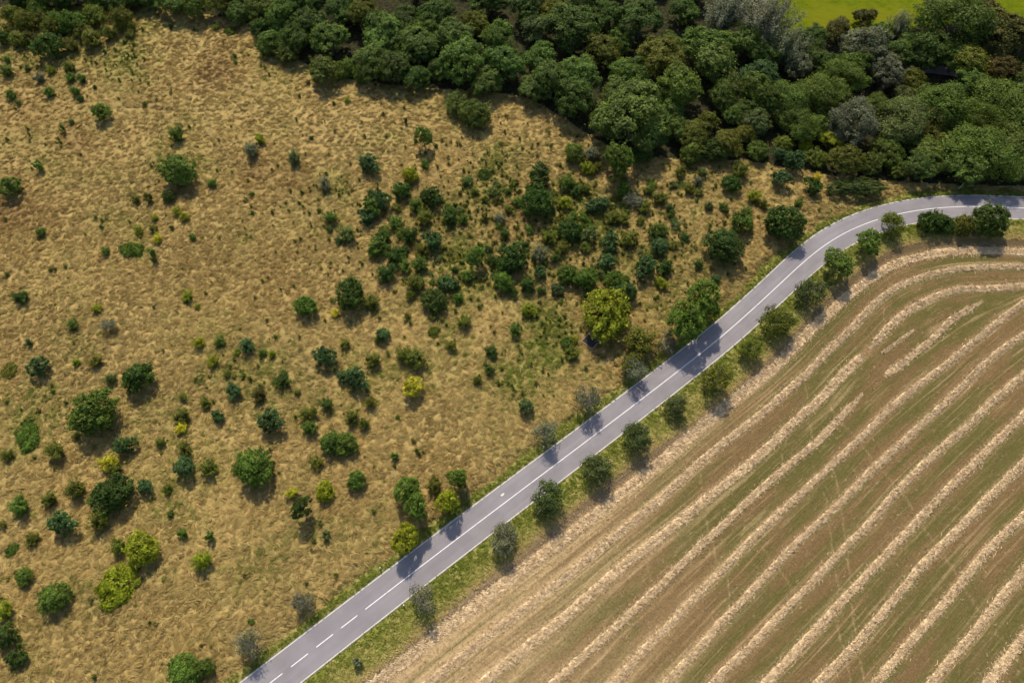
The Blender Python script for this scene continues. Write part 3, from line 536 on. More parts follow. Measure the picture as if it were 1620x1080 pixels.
# shrubs and young trees of the dry meadow, read from the photograph: x, y, half width, kind, colour
MEADOW = '''77,74,24,R,dg;6,62,10,R,dg;12,47,11,B,ol;30,65,13,B,ol;40,36,15,R,ol;62,30,12,B,ol;92,32,14,B,g;115,38,21,R,g;150,26,20,R,ol;190,30,19,R,ol;172,51,12,B,ol;145,62,14,R,ol;110,70,13,B,ol;132,50,13,B,ol;80,45,13,R,ol;20,24,13,R,ol;205,41,9,B,ol;206,54,7,B,ol;185,14,16,R,dg;60,16,13,R,g;48,62,10,B,br
12,95,6,B,g;8,113,11,B,g;43,108,5,B,g;62,123,8,B,gr;80,110,7,B,yg;110,105,9,B,ol;110,122,8,B,g;128,123,8,B,g;76,146,9,B,g;17,150,9,B,g;28,162,5,B,g;118,144,8,B,g;127,156,6,B,dg;161,178,12,K,g;150,138,4,B,dg;166,82,4,B,g;98,202,6,S,g;113,193,5,B,g;279,213,12,B,g;397,236,12,B,gr;411,220,8,B,yg;62,262,8,S,g;15,297,14,K,g;283,270,30,R,g;268,310,9,R,dg;335,290,8,B,g;214,315,8,B,ol;234,312,7,S,ol;280,335,8,B,yg;293,344,8,B,yg;245,345,6,B,yg;398,307,5,B,ol;341,43,5,B,yg;365,49,9,P,g;371,88,4,B,g;372,98,4,B,g;270,43,4,B,dg;197,66,4,B,dg;229,165,4,B,g
549,159,5,B,yg;487,130,4,B,br;642,193,4,S,dg;670,216,12,T,g;690,232,4,B,dg;585,260,14,K,bg;465,248,12,B,lg;515,292,11,B,gr;492,218,4,B,dg;673,260,8,B,g;650,279,11,R,yg;635,301,16,K,dg;588,306,8,B,dg;603,317,13,K,bg;588,329,13,K,g;577,343,11,K,bg;521,343,11,B,g;683,313,14,K,dg;657,325,11,B,g;628,352,13,B,g;672,342,14,B,ol;711,340,17,K,dg;733,347,9,B,g;793,228,4,B,g;769,258,3,S,dg;793,258,3,S,dg;786,317,6,B,br;768,342,6,S,ol;791,345,10,B,gr;804,330,8,B,ol;721,172,4,B,g
908,243,14,R,g;935,243,14,B,gr;977,252,27,T,g;1018,247,15,K,dg;854,276,15,K,dg;848,320,28,R,dg;895,288,13,B,g;912,303,9,B,dg;930,266,11,B,yg;925,297,10,B,ol;893,322,12,B,yg;945,325,17,K,bg;985,301,13,B,g;1001,317,12,D,pg;1026,300,9,B,ol;1045,313,12,B,ol;1020,328,12,B,ol;1060,330,8,B,dg;1077,271,10,B,ol;1112,273,8,B,lg;1090,299,9,B,ol;1105,288,8,B,gr;1105,305,7,B,ol;1172,268,14,B,ol;1156,290,16,R,dg;1193,310,11,B,yg;1145,328,8,B,g;1121,326,8,B,lg
1237,283,17,K,bg;1258,255,14,K,bg;1283,294,12,K,dg;1292,281,7,B,ye;1262,322,7,B,g;1240,354,33,R,dg;1208,323,9,B,ol;1146,392,33,R,dg;1171,352,20,K,g;1180,335,10,B,g;1105,419,8,B,dg
65,366,8,B,g;219,364,8,B,yg;249,377,8,B,ye;243,362,7,B,ol;240,403,8,S,g;208,396,14,P,g;167,397,8,B,g;305,375,6,B,g;272,361,4,B,dg;33,470,12,B,dg;295,468,10,B,yg;312,485,5,B,yg;152,488,8,B,yg;171,516,10,D,gr;115,513,10,B,g;45,540,6,S,bg;59,580,14,K,bg;15,587,11,P,ol;150,573,10,B,ol;120,572,7,B,yg;175,600,9,B,lg;315,542,10,B,yg;349,541,9,B,g;337,571,9,B,yg;391,548,13,B,bg;375,557,6,B,yg;219,598,26,R,dg;290,629,7,B,ol;315,600,7,P,g;369,619,17,B,bg;410,624,16,B,br;325,637,9,B,ol;345,659,9,K,bg;288,659,17,B,ol;288,678,9,B,ye;148,654,38,R,g;45,690,24,P,g;200,702,13,K,bg
521,362,6,B,g;548,372,17,B,lg;535,380,7,B,bg;648,372,14,B,dg;682,381,13,K,bg;667,394,13,B,ol;597,390,17,K,g;607,374,11,B,dg;622,403,15,B,dg;613,432,20,B,dg;641,420,12,B,g;664,419,12,B,g;656,448,14,B,ol;553,465,27,R,dg;585,478,13,B,ol;484,484,15,R,g;530,495,7,B,ye;710,447,14,K,bg;688,473,22,R,dg;725,471,9,B,g;733,508,16,B,ol;798,368,9,B,dg;752,405,13,T,g;772,393,7,B,dg;778,411,10,B,dg;740,436,11,B,g;809,408,27,R,dg;795,446,14,R,g;812,463,8,B,dg;650,467,8,B,ol;687,525,9,P,ol;606,530,10,K,bg;597,537,6,B,ol;545,545,9,B,ol;513,565,18,K,bg;589,571,13,B,ol;656,567,22,B,ol;637,560,12,B,ol;714,547,9,B,ol;777,556,11,B,dg;775,585,10,B,dg;755,600,9,B,ol;653,614,14,K,ye;447,600,18,B,dg;565,600,19,K,bg;544,597,9,K,bg;586,636,10,B,ol;515,637,11,B,dg;431,665,21,K,bg;487,654,13,B,ol;489,677,12,B,g;557,659,13,B,ol;576,670,10,B,ol;524,700,20,R,g;545,700,22,R,g;415,558,7,B,g;645,500,6,B,ol;685,500,7,B,ol
870,375,13,B,ol;888,391,12,B,ol;903,364,21,R,dg;931,371,12,K,lg;927,391,10,B,ol;965,382,14,K,bg;995,377,18,B,ol;1040,369,16,R,g;1043,391,13,R,bg;832,388,8,B,dg;855,401,15,B,gr;877,408,9,B,dg;835,450,13,B,dg;855,431,9,K,bg;882,458,9,K,bg;896,434,17,R,g;925,441,21,R,g;959,414,12,K,bg;976,445,15,R,g;990,462,15,R,bg;1021,424,19,K,bg;1051,424,10,K,dg;1046,448,11,B,yg;957,493,45,R,dy;838,491,10,K,yg;815,521,11,B,g;896,542,8,K,g;908,538,7,B,yg;905,559,12,B,ol;1016,540,33,B,ol;1058,540,20,D,gr;1001,588,22,D,gr;970,345,12,B,ol;985,346,11,B,ol;1084,502,33,T,g;1114,472,31,T,g;1121,490,19,T,yg;1132,441,8,B,bg;833,645,10,K,bg
172,733,14,B,ye;182,742,10,B,ol;120,774,20,B,ol;78,791,12,B,ol;30,800,20,B,g;175,783,33,R,dg;158,824,20,B,ol;232,770,11,K,bg;265,775,8,B,ol;293,740,15,K,bg;331,740,20,B,ol;403,742,33,R,g;380,741,12,B,g;102,828,21,K,bg;50,852,12,B,ol;188,864,17,B,ol;226,868,28,R,yg;271,813,6,B,g;290,845,9,B,g;333,849,7,S,g;321,887,15,B,yg;40,911,12,R,g;87,945,26,R,g;8,965,14,B,yg;187,928,34,P,yg;14,1005,20,K,dg;28,1041,13,K,dg;293,1064,30,R,g;324,1057,16,R,g;398,983,5,B,g;292,710,16,B,ol;85,713,15,B,ol
500,730,12,B,ol;565,761,13,R,g;516,777,17,R,yg;462,780,9,B,ye;478,804,14,T,dg;624,720,6,S,g;515,846,7,S,lg;648,775,24,T,g;655,806,22,T,g;687,766,17,B,ol;725,757,14,T,g;707,790,20,T,yg;735,786,9,D,gr;638,852,24,T,yg;10,720,10,B,ol;20,870,9,P,g;255,700,8,B,ol;5,830,7,B,ol;120,690,7,B,ol;430,560,6,B,yg;360,590,7,B,ol;470,620,6,B,ol;630,660,4,B,g'''
for line in MEADOW.split('\n'):
    for s in line.split(';'):
        x, y, r, k_, c = s.split(','); x, y, r = float(x), float(y), float(r)
        plant(x, y, r*(1.2 if r < 16 else .95), k_, c, 'shrubs and young trees scattered over the dry meadow', split=r >= 10 or k_ == 'S', sz=prng.uniform(.85, 1.1)*(1.3 if k_ == 'T' else 1), sxy=(1, 1))
R3 = np.random.default_rng(31)
for _ in range(130):                                            # low scrub that fills the thicket between the larger bushes
    a, q_ = R3.uniform(0, 2*math.pi), math.sqrt(R3.random()); x, y = 845 + 265*q_*math.cos(a) - 10*math.sin(a), 362 + 100*q_*math.sin(a) - 25*q_*math.cos(a)
    plant(x, y, R3.uniform(4.5, 11), R3.choice(['B', 'B', 'B', 'P']), R3.choice(['ol', 'ol', 'g', 'lg', 'g', 'dg']), 'shrubs and young trees scattered over the dry meadow', split=False, sz=R3.uniform(.6, 1.0))
# long clipped-looking hedge at the wood corner, two overlapping hawthorn masses read as one
plant(1352, 297, 48, 'H', 'rg', 'scrub at the corner of the wood', 'long low grey-green hedge where the wood meets the road bend', sxy=(1, .36), sz=.55)

# trees along the road
RIGHT = [(668,950,24,'D','gr'),(795,851,25,'O','gr'),(868,788,27,'O','rg'),(942,741,25,'O','rg'),(1007,686,24,'O','rg'),(1068,644,18,'O','rg'),(1135,601,23,'O','ol'),(1188,552,19,'O','ol'),(1229,506,26,'O','ol'),(1283,462,24,'O','rg'),(1327,418,24,'T','g'),(1375,383,21,'T','g'),(1411,356,21,'O','ol'),(1470,350,19,'R','dg'),(1491,354,18,'R','dg'),(1524,357,17,'R','ol'),(1567,351,29,'R','dg')]
for i, (x, y, r, k_, c) in enumerate(RIGHT):
    plant(x, y, r, k_, c, 'trees between road and stubble field', f'{CW[c]} {"sparse twiggy" if k_ == "D" else "crowned"} tree on the field side of the road, {ORD[i]} from the bottom', sz=prng.uniform(.8, 1.12))
plant(565, 1046, 9, 'S', 'gr', 'trees between road and stubble field', 'little staked-looking grey-green sapling on the field-side verge near the bottom edge', split=False)
LEFT = [(398,1018,24,'D','gr'),(482,951,18,'D','gr'),(861,684,22,'D','gr'),(930,630,23,'D','gr')]
for i, (x, y, r, k_, c) in enumerate(LEFT):
    plant(x, y, r, k_, c, 'sparse trees on the meadow side of the road', f'sparse grey-twigged tree on the meadow side of the road, {ORD[i]} from the bottom', sz=1.25)
plant(998, 575, 18, 'O', 'ol', 'sparse trees on the meadow side of the road', 'ragged olive tree with bleached bare twigs beside the road below the dome tree')

# the wood: x, y, half width, kind, colour
WOOD = '''268,6,24,F,fg;308,10,22,F,g;345,4,22,F,ol;376,18,20,F,fg;412,14,26,F,g;448,22,27,F,fg;490,32,28,F,dg;468,62,27,F,dg;522,62,31,F,fg;535,18,28,F,dg;572,24,28,F,ol;603,52,38,F,fg;588,98,30,F,fg;622,108,30,F,dg;640,34,27,F,dg;661,76,36,F,fg;690,25,29,F,dg;716,55,31,F,fg;752,36,24,F,ol;736,96,38,F,fg;697,110,24,F,dg;790,62,29,F,fg;800,102,34,F,fg;850,46,28,F,lg;828,14,29,F,dg;880,14,24,F,ol;905,44,42,F,dg;855,98,31,F,fg;872,130,34,F,fg;915,122,34,F,fg;908,158,33,F,dg;846,140,26,F,fg;951,84,31,F,ol;966,34,27,F,dg;1012,36,38,F,dg;976,68,22,F,fg;1046,94,38,F,ol;1001,116,31,F,fg;975,150,28,F,fg;1004,186,60,F,fg;1072,136,38,F,g;1060,64,17,F,fg;1118,72,38,F,fg;1132,102,40,F,fg;1080,20,26,F,dg;1150,22,40,W,pg;1210,30,50,W,pg;1243,72,40,W,gr;1185,62,30,F,fg;1202,120,30,F,bg;1195,192,25,F,lg;1120,190,17,R,ol;1102,214,28,F,ol;1152,226,25,F,ol;1180,212,20,F,ol;1128,236,22,R,dg;1094,241,20,R,g;1200,238,19,R,g;1264,196,30,A,g;1246,160,36,A,g;1300,150,38,A,g;1332,126,34,A,g;1290,96,24,F,dg;1312,106,24,F,dg;1366,76,38,F,gr;1398,112,30,F,gr;1326,48,22,F,br;1368,30,20,F,br;1426,38,22,W,gr;1508,40,56,A,g;1580,62,48,F,br;1532,100,34,F,ol;1582,116,30,F,br;1442,126,22,F,ol;1350,192,38,A,gr;1420,188,42,A,lg;1430,150,20,F,lg;1492,172,44,A,g;1572,156,40,A,g;1604,184,40,A,g;1590,222,48,A,g;1540,236,48,A,g;1482,216,30,F,ol;1470,242,32,F,g;1458,264,27,F,dg;1404,240,27,F,g;1315,222,21,F,yg;1338,254,27,F,ol;1376,258,20,F,g;1275,232,12,R,yg;1290,250,18,R,ol;1240,228,16,R,ol;1528,262,36,F,fg;1580,256,38,A,g;1626,250,40,A,g;720,164,20,R,fg;752,182,25,R,g;430,68,24,R,g;456,86,18,R,g;514,114,27,R,g;548,108,18,R,g;572,120,13,R,g;1418,268,18,R,g;1300,196,24,F,fg;1232,245,13,K,bg;1030,214,26,F,dg;960,196,24,F,g;1212,86,26,F,dg;1060,175,28,F,fg;770,130,26,F,fg;660,122,22,F,dg;410,44,17,F,dg;440,48,18,F,fg;1620,110,26,F,g;1385,170,24,A,g;1460,92,24,F,dg;1545,30,40,F,br;1150,150,26,F,dg;1165,178,20,F,fg;1075,205,22,F,fg;1285,62,24,F,dg;1262,104,24,F,gr;1425,84,24,F,dg;1475,78,34,F,dg;1515,92,28,F,dg;1440,62,20,F,dg;1395,52,18,F,dg;20,-10,24,F,dg;66,-9,24,F,fg;115,-12,26,F,dg;165,-12,26,F,fg;212,-14,26,F,dg;40,4,14,R,dg;100,3,14,R,dg;150,2,14,R,g;210,1,16,F,dg;240,3,16,F,fg'''
for s in WOOD.replace('\n', ';').split(';'):
    x, y, r, k_, c = s.split(','); plant(float(x), float(y), float(r), k_, {'g': 'wg', 'dg': 'wd'}.get(c, c), 'trees of the wood', sz=prng.uniform(.78, 1.0)*(.8 if float(x) > 1390 and float(y) > 205 else 1))
# trees that close the canopy in between and beyond the frame
occ = [(p['o'].location.x, p['o'].location.y, p['o'].scale[0]) for p in PLACED if p['o']['group'] == 'trees of the wood']
R2 = np.random.default_rng(77); tries = 0; made = 0
while tries < 9000 and made < 130:
    tries += 1; x = R2.uniform(-150, 185); y = R2.uniform(60, 200)
    if abs(x) > wedge(y) - 2: continue
    q = np.array([[x, y]]); rr = R2.uniform(3.2, 6.0)
    if pl_dist(q, wood_edge[::3])[0][0] > -rr*.9 or abs(pl_dist(q, track)[0][0]) < rr*.8 + 1.5: continue
    pxy = topix(np.array([x, y, 0.])); pc = topix(np.array([x, y, .95*rr]))
    if 1262 < pxy[0] < 1760 and pxy[1] < 60: continue
    if 1270 < pc[0] < 1475 and pc[1] < 45: continue
    if any(math.hypot(x-a, y-b) < .62*(rr+c) for a, b, c in occ): continue
    occ.append((x, y, rr)); made += 1; kk = 'A' if pxy[0] > 1380 and R2.random() < .6 else 'F'
    plant(pc[0], pc[1], rr, kk, R2.choice(['fg', 'wd', 'wg', 'fg']), 'trees of the wood', sz=R2.uniform(.85, 1.05), world=(x, y))

# ------------------------------------------------------------------ labels: what singles each plant out, told from things one can find
MARKS = {'the bright yellow bush': (653,614,'bright yellow bush standing alone in the dry grass'), 'the yellow-green dome tree': (957,493,'big dome-shaped yellow-green tree beside the dark seating pad'), 'the lone upper-slope shrub': (283,270,'large lone rounded green shrub on the upper left slope'), 'the corner thicket': (115,38,'bright green shrub in the middle of the top left thicket'),
 'the dark ball-shaped shrub': (848,320,'dark ball-shaped shrub in bare grass below the wood'), 'the round dark shrub': (219,598,'ball-shaped dark green shrub at the left with a clear shadow'), 'the wide lone shrub': (148,654,'wide green shrub below left of the ball-shaped dark one'), 'the big dark shrub': (175,783,'big dark shrub with olive scrub at its foot, lower left'), 'the bramble patch': (187,928,'low yellow-green bramble patch spread on the lower left grass'),
 'the glossy double shrub': (545,700,'glossy green shrub, right half of a touching pair mid-meadow'), 'the roadside clump': (655,806,'dark green lower tree in the clump beside the road'), 'the jutting bush': (752,182,'rounded green bush jutting from the wood edge into the meadow'), 'the long hedge': (1352,297,''), 'the wide shrub': (1146,392,'wide dark shrub in the grass left of the road bend'), 'the shrub beside the bend': (1240,354,'large dark shrub close beside the road where it starts to bend'),
 'the tall dark shrub': (553,465,'large dark shrub left of the thicket, mid-slope'), 'the large thicket shrub': (809,408,'largest dark rounded shrub inside the meadow thicket'), 'the olive spiky bush': (656,567,'olive spiky bush straight above the bright yellow one'), 'the domed edge tree': (1004,186,'very big domed deep green tree bulging from the wood edge'), 'the pale willow': (1210,30,'big pale grey willow at the top of the wood'), 'the pasture gap': (1385,18,''),
 'the rusty tree': (1580,62,'big rusty-brown tree in the top right corner'), 'the bright edge tree': (1315,222,'small bright yellow-green tree in the wood above the hedge'), 'the left wood tip': (430,68,'green scrub bush at the left tip of the wood'), 'the bottom left corner': (20,1060,''), 'the feathery crowns': (1540,236,'big feathery green tree overhanging the road bend'), 'the broad-leaved bush': (977,252,'broad bright green bush at the foot of the wood'), 'the top centre': (700,12,'')}
def dirword(dx, dy):
    a = math.degrees(math.atan2(-dy, dx)) % 360
    return ['right of', 'above right of', 'above', 'above left of', 'left of', 'below left of', 'below', 'below right of'][int((a + 22.5)//45) % 8]
seen = {}
for p in PLACED:
    if p['label']: p['o']['label'] = p['label']; continue
    r = p['r']; wd = p['o']['group'] == 'trees of the wood'
    if p['kind'] in 'FAW' and wd: size = 'big' if r > 34 else ('small' if r < 22 else 'middling')
    else: size = 'tiny' if r < 7 else 'small' if r < 13 else 'medium' if r < 22 else 'large'
    nm, (mx, my, own) = min(MARKS.items(), key=lambda kv: math.hypot(kv[1][0]-p['x'], kv[1][1]-p['y'])); dx, dy = p['x']-mx, p['y']-my; p['dd'] = dd = math.hypot(dx, dy)
    if dd < 1 and own: p['o']['label'] = own; continue
    lab = f'{size} {CW[p["col"]]} {KW[p["kind"]]} {"just " if dd < 45 else "well " if dd > 120 else ""}{dirword(dx, dy)} {nm}'
    seen.setdefault(lab, []).append(p)
for lab, ps in seen.items():
    for i, p in enumerate(sorted(ps, key=lambda p: p['dd'])):
        t_ = lab if len(ps) == 1 else f'{lab}, ' + ('nearest one' if i == 0 else f'{ORD[min(i, 19)]} nearest')
        if len(t_.split()) > 16: t_ = t_.replace(' well ', ' ').replace(' just ', ' ')
        p['o']['label'] = t_

# ------------------------------------------------------------------ small things by the road
M_POST = simple('white_plastic', (.78, .78, .76), .5, .05); M_BLACK = simple('black_band', (.03, .03, .03), .6, .1); M_AMBER = simple('amber_reflector', (.6, .22, .03), .3, .1)
PL = ['white delineator post on the meadow verge just below the lowest roadside bush', 'white delineator post beside the sparse twiggy tree on the field verge', 'white delineator post on the verge at the foot of a grey-twigged tree', 'white delineator post in the shade of the large roadside shrubs']
for (x, y), lb in zip([(602,898),(639,957),(860,707),(1093,536)], PL):
    P = ground(x, y, .5); e = bpy.data.objects.new('delineator_post', None); COL.objects.link(e); e.location = (P[0], P[1], float(zat(*P))-.02)
    e['label'] = lb; e['category'] = 'post'; e['group'] = 'delineator posts along the road'
    g = Geo(); g.box((0, 0, .40), (.14, .13, .80), .6); put('shaft', g.mesh('shaft', [M_POST]), e)
    g = Geo(); g.box((0, 0, .89), (.15, .14, .18), .6); put('black_band', g.mesh('black_band', [M_BLACK]), e)
    g = Geo(); g.box((0, 0, 1.03), (.14, .13, .10), .6); put('cap', g.mesh('cap', [M_POST]), e)
    g = Geo(); g.box((.0, 0, .89), (.157, .05, .10), .6); put('reflector', g.mesh('reflector', [M_AMBER]), e)
M_DARKWOOD = simple('dark_weathered_timber', (.028, .025, .024), .85, .3, 2); M_PALEWOOD = simple('pale_timber', (.46, .41, .33), .8, .2, 3); M_TAN = simple('tan_timber', (.30, .22, .14), .85, .2, 3); M_GREYW = simple('grey_weathered_timber', (.20, .20, .23), .8, .2, 3)
pc = ground(935, 540); rz = math.radians(-42); zb = float(zat(*pc)) + .12
def loc2(u, v): return (pc[0] + u*math.cos(rz) - v*math.sin(rz), pc[1] + u*math.sin(rz) + v*math.cos(rz))
e = bpy.data.objects.new('seating_pad', None); COL.objects.link(e); e.location = (*pc, zb); e.rotation_euler = (0, 0, rz); e['label'] = 'dark timber seating pad with tan edging at the foot of the dome tree'; e['category'] = 'deck'
for i in range(11): g = Geo(); g.box((0, -1.15 + .23*i, .10), (2.5, .215, .06)); put('board', g.mesh('board', [M_DARKWOOD]), e)
for u, v, a, b in ((-1.32, 0, .12, 2.84), (1.32, 0, .12, 2.84), (0, -1.36, 2.5, .12), (0, 1.36, 2.5, .12)): g = Geo(); g.box((u, v, .02), (a, b, .26)); put('edging', g.mesh('edging', [M_TAN]), e)
def bench(u, v, ln, lb, mat, wd=.36, h=.45, ang=0.0):
    x, y = loc2(u, v); e = bpy.data.objects.new('plank_bench' if h < .6 else 'picnic_table', None); COL.objects.link(e); e.location = (x, y, zb + .13); e.rotation_euler = (0, 0, rz + ang); e['label'] = lb; e['category'] = 'bench' if h < .6 else 'table'
    g = Geo(); g.box((0, 0, h), (ln, wd, .07)); put('seat' if h < .6 else 'table_top', g.mesh('seat', [mat]), e)
    for sx in (-1, 1): g = Geo(); g.box((sx*(ln/2-.18), 0, (h-.035)/2), (.09, wd*.8, h-.035)); put('leg', g.mesh('leg', [M_DARKWOOD]), e)
bench(-.45, .65, 1.25, 'pale plank bench at the lower left of the dark seating pad', M_PALEWOOD)
bench(.55, 1.15, 1.1, 'pale plank bench half under the dome tree on the seating pad', M_PALEWOOD, .26)
bench(1.45, 1.05, 1.3, 'grey weathered table right of the two pale benches', M_GREYW, .6, .72, math.radians(60))
P = ground(1522, 294, .8); g = Geo(); g.tube([(P[0]-.25, P[1], -.1), (P[0], P[1]+.05, 1.0), (P[0]-.35, P[1]+.1, 2.3)], np.array([.11, .09, .06]), 7)
put('bare_trunk', g.mesh('bare_trunk', [simple('bleached_wood', (.5, .47, .43), .8, .1)], True), label='short bleached leaning trunk at the wood edge above the road', cat='trunk')

# ------------------------------------------------------------------ grass and straw that nobody could count: instanced tufts
def scatter(name, protos, pts, rot, scl, var, tone, bright, mat, label, cat):
    """one object: its mesh holds the tuft shapes (proto > 0) and the points; a node group puts a tuft on every point"""
    V = []; F = []; pr = []; n0 = 0
    for i, (v, f) in enumerate(protos): V.append(v); F.append(np.asarray(f) + n0); n0 += len(v); pr.append(np.full(len(v), i+1))
    n = len(pts); me = mesh_np(name, np.vstack(V + [pts]), np.vstack(F), [mat]); z0 = np.zeros(n0)
    attr(me, 'proto', np.r_[np.concatenate(pr), np.zeros(n)].astype(int)); attr(me, 'var', np.r_[z0-1, var].astype(int)); attr(me, 'rot', np.vstack([np.zeros((n0, 3)), rot])); attr(me, 'scl', np.r_[z0, scl]); attr(me, 'tone', np.r_[z0, tone]); attr(me, 'bright', np.r_[z0, bright])
    o = put(name, me, kind='stuff', label=label, cat=cat)
    ng = bpy.data.node_groups.new(name, 'GeometryNodeTree'); ng.interface.new_socket('Geometry', in_out='INPUT', socket_type='NodeSocketGeometry'); ng.interface.new_socket('Geometry', in_out='OUTPUT', socket_type='NodeSocketGeometry')
    nd, lk = ng.nodes, ng.links; gi = nd.new('NodeGroupInput'); go = nd.new('NodeGroupOutput'); jn = nd.new('GeometryNodeJoinGeometry')
    def na(nm, ty): a = nd.new('GeometryNodeInputNamedAttribute'); a.data_type = ty; a.inputs['Name'].default_value = nm; return a.outputs['Attribute']
    def eq(sock, val): c = nd.new('FunctionNodeCompare'); c.data_type = 'INT'; c.operation = 'EQUAL'; lk.new(sock, c.inputs[2]); c.inputs[3].default_value = val; return c.outputs[0]
    pa = na('proto', 'INT'); va = na('var', 'INT'); ra = na('rot', 'FLOAT_VECTOR'); sa = na('scl', 'FLOAT'); e2r = nd.new('FunctionNodeEulerToRotation'); lk.new(ra, e2r.inputs[0])
    sp = nd.new('GeometryNodeSeparateGeometry'); lk.new(gi.outputs[0], sp.inputs[0]); lk.new(eq(pa, 0), sp.inputs[1])
    for i in range(len(protos)):
        s2 = nd.new('GeometryNodeSeparateGeometry'); lk.new(gi.outputs[0], s2.inputs[0]); lk.new(eq(pa, i+1), s2.inputs[1])
        ip = nd.new('GeometryNodeInstanceOnPoints'); lk.new(sp.outputs[0], ip.inputs['Points']); lk.new(eq(va, i), ip.inputs['Selection']); lk.new(s2.outputs[0], ip.inputs['Instance']); lk.new(e2r.outputs[0], ip.inputs['Rotation']); lk.new(sa, ip.inputs['Scale']); lk.new(ip.outputs[0], jn.inputs[0])
    lk.new(jn.outputs[0], go.inputs[0]); md = o.modifiers.new('scatter', 'NODES'); md.node_group = ng; return o
def tuft(seed, nb, L, wdt, rise, fan, back=.2):
    """blades combed over in +X: they rise, arch and lie down"""
    R = np.random.default_rng(seed); V = []; F = []; n0 = 0
    for _ in range(nb):
        a = R.normal(0, fan); l = L*R.uniform(.6, 1.15); h = rise*R.uniform(.5, 1.2); y0 = R.normal(0, .16)*L; x0 = R.uniform(-back, .15)*L; w_ = wdt*R.uniform(.6, 1.3); ca, sa = math.cos(a), math.sin(a)
        for f, zz, ww in ((0, 0, .8), (.35, h, 1), (.75, h*.9, .8), (1, h*.35, .15)): cx, cy = x0 + l*f*ca, y0 + l*f*sa; V += [(cx - sa*w_*ww, cy + ca*w_*ww, zz), (cx + sa*w_*ww, cy - ca*w_*ww, zz + .02)]
        F += [[n0+2*i, n0+2*i+1, n0+2*i+3, n0+2*i+2] for i in range(3)]; n0 += 8
    return np.array(V, float), np.array(F)
def sample(n, seed): R = np.random.default_rng(seed); y = R.uniform(-11, 200, n*2); x = R.uniform(-1, 1, n*2)*225; m = np.abs(x) < wedge(y); return x[m], y[m], R
x, y, R = sample(250000, 1); rg = fat(reg.astype(float), x, y).round().astype(int); dr_ = fat(ad, x, y); keep = ((rg == 0) | ((rg == 1) & (fat(vergef, x, y) < .5))) & (dr_ > 3.6)
dens = (1 - .35*fat(calm, x, y))*(1 - .75*fat(pathf, x, y)); keep &= R.random(len(x)) < dens*np.where(y > 110, .75, 1)
x, y = x[keep], y[keep]; n = len(x); fl = fat(flow, x, y)
gg = fat(greenf, x, y); bb = fat(brownf, x, y)
tone = np.clip(.40 + .10*R.normal(size=n) + .16*fbm(x*.03, y*.03, 39, 3) + .8*np.clip(gg - .18 + .16*R.normal(size=n), 0, 1) - .5*bb, 0, 1); bright = np.clip(.95 + .11*R.normal(size=n) + .26*fbm(x*.045, y*.045, 35, 4) - .25*fat(pathf, x, y), .5, 1.5)
scatter('meadow_grass', [tuft(i, 15, 1.05, .025, .13, .34) for i in range(4)], np.c_[x, y, zat(x, y) - .05], np.c_[R.normal(0, .12, n), R.normal(0, .12, n), fl + R.normal(0, .3, n)], R.uniform(.7, 1.35, n), R.integers(0, 4, n), tone, bright, M_MEADOWGRASS, 'dry straw-coloured meadow grass lodged in waves', 'grass')
x, y, R = sample(420000, 2); rg = fat(reg.astype(float), x, y).round().astype(int); dr_ = fat(ad, x, y); vf = fat(vergef, x, y)
keep = (rg == 1) & (dr_ > 3.14) & (vf > .25) & (fat(d_field, x, y) < -.2); x, y = x[keep], y[keep]; n = len(x)
tone = np.clip(.64 + .13*R.normal(size=n) + .5*fbm(x*.14, y*.14, 33, 3) - .5*np.exp(-(fat(d_field, x, y)/1.3)**2) - .5*(1 - fat(vergef, x, y)) + .42*np.exp(-((fat(ad, x, y)-3.5)/1.5)**2), 0, 1)
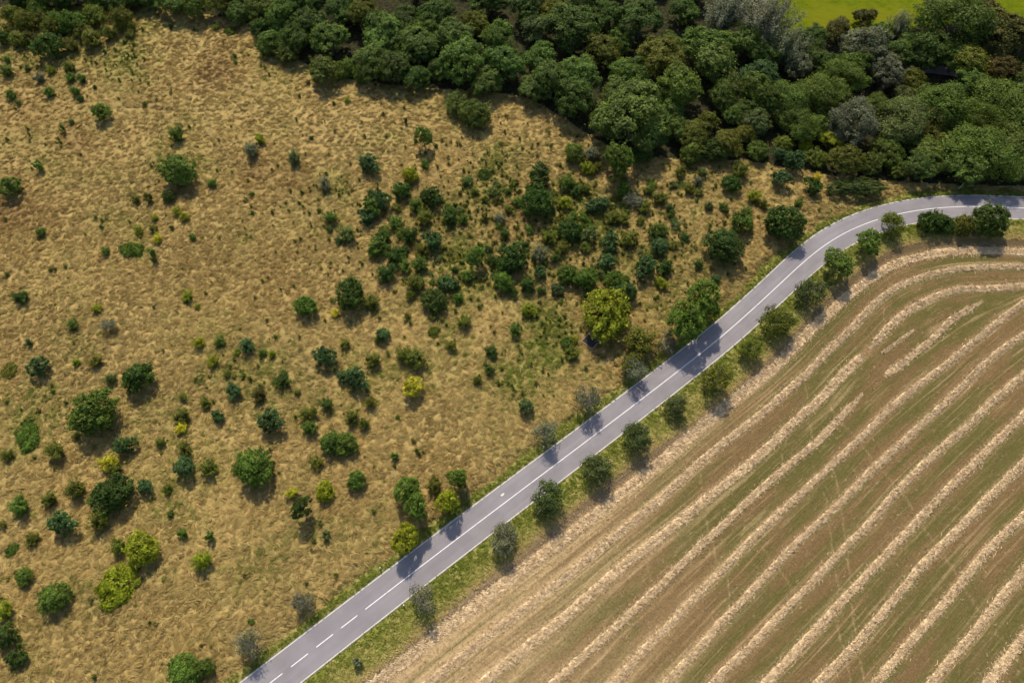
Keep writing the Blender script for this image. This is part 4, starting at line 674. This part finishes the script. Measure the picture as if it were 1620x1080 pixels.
scatter('verge_grass', [tuft(20+i, 9, .42, .026, .17, 1.1, .5) for i in range(3)], np.c_[x, y, zat(x, y) - .02], np.c_[R.normal(0, .2, (n, 2)), R.uniform(0, 6.28, n)], R.uniform(.7, 1.3, n), R.integers(0, 3, n), tone, np.clip(1 + .15*R.normal(size=n), .5, 1.5), M_VERGEGRASS, 'short green verge grass along both sides of the road', 'grass')
x, y, R = sample(300000, 4); rg = fat(reg.astype(float), x, y).round().astype(int); keep = (rg == 2) & (R.random(len(x)) < .03 + .6*fat(strawf, x, y) + .25*fbm(fat(rowf, x, y)*7, fat(alongf, x, y)*.03, 55, 3)); x, y = x[keep], y[keep]; n = len(x)
scatter('loose_straw', [tuft(40+i, 9, .5, .012, .05, .9, .6) for i in range(3)], np.c_[x, y, zat(x, y) + .0], np.c_[R.normal(0, .1, (n, 2)), R.uniform(0, 6.28, n)], R.uniform(.5, 1.1, n), R.integers(0, 3, n), np.clip(.1 + .8*fat(strawf, x, y) + .2*R.normal(size=n), 0, 1), np.clip(.95 + .15*R.normal(size=n), .5, 1.4), M_LOOSE, 'loose straw stalks strewn between the windrows', 'straw')

x, y, R = sample(60000, 8); rg = fat(reg.astype(float), x, y).round().astype(int); pq = topix(np.c_[x, y]); gg = fat(greenf, x, y)
thick = np.exp(-(((pq[:, 0]-850)/330)**2 + ((pq[:, 1]-370)/130)**2)*1.4)
keep = (rg == 0) & (fat(ad, x, y) > 7) & (R.random(len(x)) < .55*np.clip(gg - .3, 0, 1)**1.2 + .38*thick + .10*np.clip(fbm(x*.2, y*.2, 66, 2), 0, 1)); x, y = x[keep], y[keep]; n = len(x)
M_HERB = grass_material('herb_leaf', [(0, (.24, .20, .05)), (.35, (.15, .15, .03)), (.7, (.10, .135, .022)), (1, (.07, .11, .02))])
scatter('scrub_herbs', [tuft(60+i, 26, .34, .035, .55, 3.0, .3) for i in range(4)], np.c_[x, y, zat(x, y) - .03], np.c_[R.normal(0, .15, (n, 2)), R.uniform(0, 6.28, n)], R.uniform(.6, 1.6, n), R.integers(0, 4, n), np.clip(.45 + .3*R.normal(size=n), 0, 1), np.clip(1 + .18*R.normal(size=n), .5, 1.5), M_HERB, 'knee-high green herbs and seedlings dotted through the dry meadow', 'herbs')
